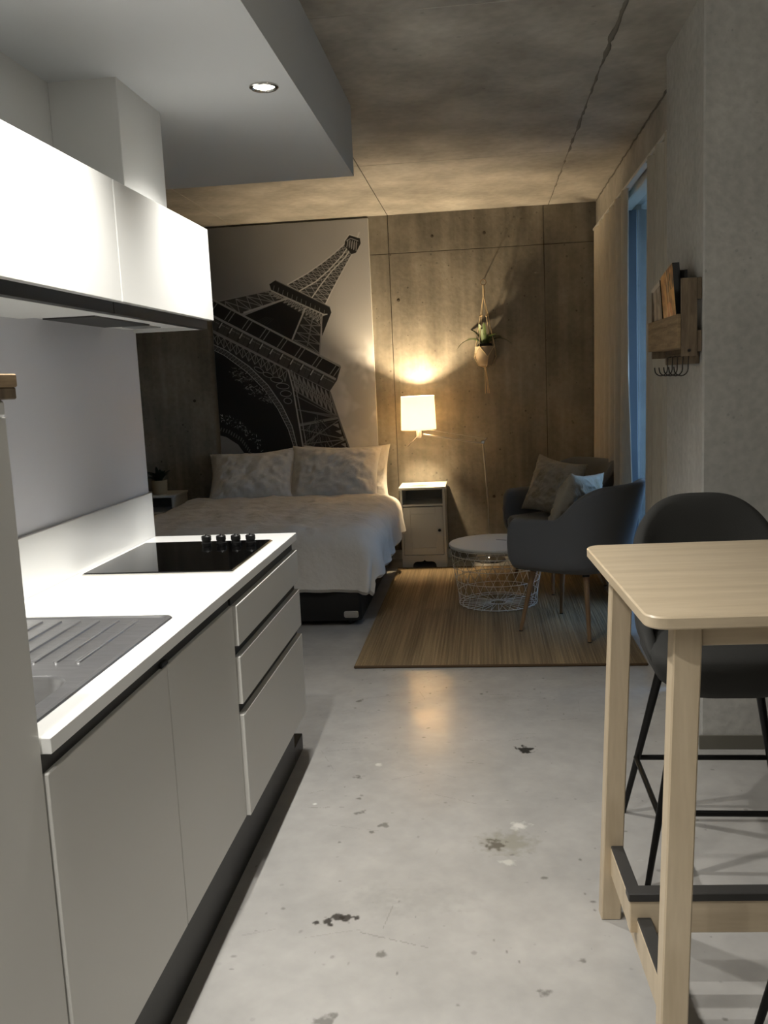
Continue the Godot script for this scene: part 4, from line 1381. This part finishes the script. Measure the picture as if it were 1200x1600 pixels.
# ------------------------------------------------------------------ rack on the column
func column_rack() -> void:
	var t := thing("wall_rack", "pallet-wood magazine rack with hooks fixed to the concrete column", "rack", Vector3(0.784, 1.48, -3.415))
	# x runs towards the room (negative), z along the wall (negative = away)
	for y in [[0.20, 0.275], [0.015, 0.09]]:
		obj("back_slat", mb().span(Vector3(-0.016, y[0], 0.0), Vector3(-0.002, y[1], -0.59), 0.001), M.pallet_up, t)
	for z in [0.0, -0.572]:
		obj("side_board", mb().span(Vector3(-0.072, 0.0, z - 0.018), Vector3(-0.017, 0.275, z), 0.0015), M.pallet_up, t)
	obj("front_board", mb().span(Vector3(-0.086, 0.030, -0.006), Vector3(-0.073, 0.150, -0.59), 0.0015), M.pallet, t)
	obj("bottom_board", mb().span(Vector3(-0.072, 0.030, -0.019), Vector3(-0.017, 0.042, -0.571), 0.001), M.pallet, t)
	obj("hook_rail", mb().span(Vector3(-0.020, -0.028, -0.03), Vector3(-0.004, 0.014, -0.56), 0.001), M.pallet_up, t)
	obj("screw", mb().lathe([Vector2(0, 0.003), Vector2(0.005, 0.002), Vector2(0.006, 0.0)], 12, xf_at(Vector3(-0.045, 0.02, 0.0), Vector3(PI / 2, 0, 0))), M.black, t)
	for i in 5:
		var pts := [Vector3(-0.020, 0.004, 0), Vector3(-0.034, 0.002, 0), Vector3(-0.036, -0.03, 0)]
		for k in 9:
			var w := PI * k / 8.0
			pts.append(Vector3(-0.061 + 0.025 * cos(w), -0.045 - 0.025 * sin(w), 0))
		pts.append(Vector3(-0.087, -0.036, 0))
		obj("hook", mb().tube(pts, 0.0024, 7), M.hook, t, xf_at(Vector3(0, 0, -0.06 - i * 0.095)))
	# magazines and books standing in it: [label, z, width, height, thick, lean, cover]
	var cov1 := cover_tex(1)
	var cov2 := cover_tex(2)
	var bk := [["cook book with warm orange food cover, largest in the pallet rack", -0.225, 0.235, 0.275, 0.026, 0.13, cov1, -0.048], ["thin book with grey photo cover at the far end of the rack", -0.475, 0.19, 0.245, 0.014, 0.12, cov2, -0.052],
		["dark slim book leaning behind the orange cook book in the rack", -0.19, 0.17, 0.270, 0.010, -0.09, null, -0.026]]
	for q in bk:
		var b := thing("book", q[0], "book", Vector3(0.784, 1.48, -3.415) + Vector3(q[7], 0.043, q[1]), 0.0, "books in the pallet rack")
		var holder := Basis(Vector3(0, 0, 1), 0.05) * Basis(Vector3(1, 0, 0), -q[5])
		var w: float = q[2]
		var h: float = q[3]
		var d: float = q[4]
		var up := h / 2.0 + absf(q[5]) * w / 2.0
		obj("pages", mb().box(Vector3(0, up, 0), Vector3(d - 0.004, h - 0.008, w - 0.006), 0.0005), M.paint_white, b, Transform3D(holder, Vector3.ZERO))
		obj("spine", mb().box(Vector3(0, up, w / 2.0), Vector3(d, h, 0.002), 0.0005), M.black, b, Transform3D(holder, Vector3.ZERO))
		for s in [-1, 1]:
			var cm := mat(Color(0.06, 0.05, 0.045), 0.35)
			if q[6] != null:
				cm = mat(Color.WHITE, 0.35)
				cm.albedo_texture = q[6]
			var f := mb()
			var cs := [Vector3(s * d / 2, up - h / 2, -w / 2), Vector3(s * d / 2, up - h / 2, w / 2), Vector3(s * d / 2, up + h / 2, w / 2), Vector3(s * d / 2, up + h / 2, -w / 2)]
			var off := Vector3(s * 0.0016, 0, 0)
			var uv := [Vector2(0, 1), Vector2(1, 1), Vector2(1, 0), Vector2(0, 0)]
			for lay in 2:
				for k in [0, 1, 2, 0, 2, 3]:
					f.st.set_uv(uv[k])
					f.v(cs[k] - (Vector3.ZERO if lay == 0 else off), -1)
			cm.cull_mode = BaseMaterial3D.CULL_DISABLED
			obj("cover", f, cm, b, Transform3D(holder, Vector3.ZERO))

func cover_tex(which: int) -> ImageTexture:
	var w := 96
	var h := 128
	var im := Image.create_empty(w, h, false, Image.FORMAT_RGB8)
	var f := FastNoiseLite.new()
	f.seed = 40 + which
	f.frequency = 0.03
	for y in h:
		for x in w:
			var n := f.get_noise_2d(x, y * 0.7)
			var c: Color
			if which == 1:
				c = Color(0.62, 0.36, 0.14).lerp(Color(0.88, 0.66, 0.36), clampf(n * 1.6 + 0.5, 0, 1))
				if y < 40 and x > 40: c = c.lerp(Color(0.30, 0.16, 0.07), clampf(0.4 + f.get_noise_2d(x * 2, y) * 1.4, 0, 1))
				if Vector2(x - 50, (y - 84) * 0.8).length() < 22: c = Color(0.85, 0.52, 0.30).lerp(Color(0.93, 0.72, 0.52), clampf(n * 2 + 0.5, 0, 1))
				if absf(x - 44 - y * 0.12) < 2.0 and y < 92: c = Color(0.94, 0.82, 0.60)
			else:
				c = Color(0.34, 0.31, 0.30).lerp(Color(0.62, 0.58, 0.56), clampf(n * 1.5 + 0.5, 0, 1))
				if y < 10: c = Color(0.75, 0.73, 0.70)
				if Vector2(x - 66, y - 98).length() < 18: c = Color(0.82, 0.70, 0.56)
			im.set_pixel(x, y, c)
	return tex(im)

# ------------------------------------------------------------------ hanging plant
func hanging_plant() -> void:
	var at := Vector3(0.022, 1.515, -7.155)
	var mh := thing("macrame_hanger", "cream macrame cord hanger with ring and tassel on the concrete wall", "plant hanger", at)
	obj("nail", mb().tube([Vector3(0, 0.655, -0.094), Vector3(0, 0.662, 0.004)], 0.0035, 8), M.chrome, mh)
	var ring := []
	for k in 24: ring.append(Vector3(sin(TAU * k / 24) * 0.021, 0.636 + cos(TAU * k / 24) * 0.021, 0))
	obj("ring", mb().tube(ring, 0.003, 6, true), M.oak, mh)
	obj("cord_wrap", mb().tube([Vector3(0, 0.615, 0), Vector3(0.001, 0.56, 0), Vector3(0.0, 0.52, 0)], [0.006, 0.008, 0.006], 8), M.rope, mh)
	for k in 4:
		var a := TAU * (k + 0.35) / 4.0
		var d := Vector3(cos(a), 0, sin(a))
		var p0 := Vector3(0, 0.53, 0) + d * 0.004
		var p1 := Vector3(0, 0.385, 0) + d * 0.035
		var p2 := Vector3(0, 0.155, 0) + d * 0.084
		var d2 := Vector3(cos(a + PI / 4), 0, sin(a + PI / 4))
		var d3 := Vector3(cos(a - PI / 4), 0, sin(a - PI / 4))
		obj("cord", mb().tube([p0, p1, p2], 0.0035, 6), M.rope, mh)
		obj("bead", mb().lathe([Vector2(0, -0.008), Vector2(0.006, -0.005), Vector2(0.0085, 0), Vector2(0.006, 0.005), Vector2(0, 0.008)], 10, xf_at(p1)), M.rope, mh)
		obj("sling_cord", mb().tube([p2, Vector3(0, 0.075, 0) + d2 * 0.086, Vector3(0, 0.012, 0) + d2 * 0.055, Vector3(0, -0.006, 0)], 0.0033, 6), M.rope, mh)
		obj("sling_cord", mb().tube([p2, Vector3(0, 0.075, 0) + d3 * 0.086, Vector3(0, 0.012, 0) + d3 * 0.055, Vector3(0, -0.006, 0)], 0.0033, 6), M.rope, mh)
	var ts := mb()
	for k in 5:
		var a := TAU * k / 5.0
		ts.tube([Vector3(0, 0.0, 0), Vector3(cos(a) * 0.006, -0.04, sin(a) * 0.006), Vector3(cos(a) * 0.012 + 0.004, -0.13, sin(a) * 0.010), Vector3(cos(a) * 0.018 + 0.008, -0.205, sin(a) * 0.012)], [0.004, 0.004, 0.003, 0.0035], 6)
	ts.lathe([Vector2(0.004, -0.032), Vector2(0.010, -0.022), Vector2(0.010, -0.008), Vector2(0.004, 0.0)], 10)
	obj("tassel", ts, M.rope, mh)
	var pp := thing("hanging_plant", "spiky green plant in a cream ribbed pot hanging in the macrame", "plant", at)
	var prof := [Vector2(0, 0.006)]
	for k in 15:
		var f := k / 14.0
		prof.append(Vector2(0.046 + 0.036 * sqrt(f) - 0.006 * smoothstep(0.7, 1.0, f) + (0.0018 if k % 2 == 0 else 0.0), 0.008 + 0.145 * f))
	prof += [Vector2(0.072, 0.155), Vector2(0.070, 0.135), Vector2(0, 0.135)]
	obj("pot", mb().lathe(prof, 28), mat(Color(0.66, 0.60, 0.51), 0.85), pp)
	obj("soil", mb().lathe([Vector2(0.06, 0.13), Vector2(0.066, 0.150), Vector2(0.05, 0.175), Vector2(0, 0.182)], 20), M.soil, pp)
	var lf := [[2.9, 0.20, 0.016, 1.25], [3.5, 0.13, 0.02, 0.9], [0.2, 0.19, 0.016, 1.2], [0.9, 0.15, 0.02, 0.8], [5.6, 0.16, 0.02, 0.9], [2.2, 0.16, 0.030, 0.22], [4.6, 0.15, 0.028, 0.3], [1.6, 0.2, 0.018, 0.5], [3.9, 0.18, 0.016, 0.6], [5.1, 0.17, 0.016, 0.7]]
	for q in lf:
		obj("leaf", leaf_mesh(q[1], q[2], q[3]), M.leaf, pp, xf_at(Vector3(cos(q[0]) * 0.025, 0.172, sin(q[0]) * 0.02), Vector3(0, -q[0], 0)))

# ------------------------------------------------------------------ curtains
func curtain(label: String, z0: float, z1: float, amp: float, wl: float, phase: float, spread: float) -> void:
	var t := thing("curtain", label, "curtain", Vector3(0.868, 0.012, (z0 + z1) / 2.0), 0.0, "curtains at the balcony window")
	var NL := int(absf(z1 - z0) / wl * 14)
	var NH := 14
	var front := []
	var back := []
	var nz := FastNoiseLite.new()
	nz.seed = int(phase * 10) + 3
	nz.frequency = 1.0
	for i in NL + 1:
		var ra := []
		var rb := []
		var f := float(i) / NL
		for j in NH + 1:
			var g := float(j) / NH
			var mid := (z0 + z1) / 2.0
			var z := (lerpf(z0, z1, f) - mid) * (1.0 + spread * (1.0 - g))
			var w := TAU * (f * absf(z1 - z0) / wl) + phase + 0.9 * nz.get_noise_2d(f * 3.0, g * 0.7)
			var am := amp * (1.0 - 0.5 * g) * (1.0 + 0.4 * nz.get_noise_2d(f * 5.0 + 9.0, 0.0))
			var x := am * (sin(w) + 0.25 * sin(2.0 * w + 1.0))
			ra.append(Vector3(x - 0.003, 2.468 * g, z))
			rb.append(Vector3(x + 0.003, 2.468 * g, z))
		front.append(ra)
		back.append(rb)
	var m := mb()
	m.grid(front, z1 > z0, false, 1)
	m.grid(back, z1 < z0, false, 2)
	for e in [0, NL]:
		m.grid([front[e], back[e]], (e == 0) == (z1 > z0), false, 3)
	obj("pleated_cloth", m, M.curtain, t)
	obj("heading_tape", mb().box(Vector3(0, 2.474, 0), Vector3(0.02, 0.012, absf(z1 - z0)), 0.002), M.curtain, t)

func curtains() -> void:
	var rl := thing("curtain_rail", "slim white curtain rail under the concrete lintel", "curtain rail")
	obj("track", mb().span(Vector3(0.852, 2.484, -4.08), Vector3(0.886, 2.502, -7.2), 0.002), M.paint_white, rl)
	curtain("beige pleated curtain gathered in the far corner behind the armchairs", -7.20, -5.61, 0.044, 0.27, 0.4, 0.02)
	curtain("beige pleated curtain hanging beside the concrete column", -4.97, -4.12, 0.042, 0.24, 1.4, 0.0)
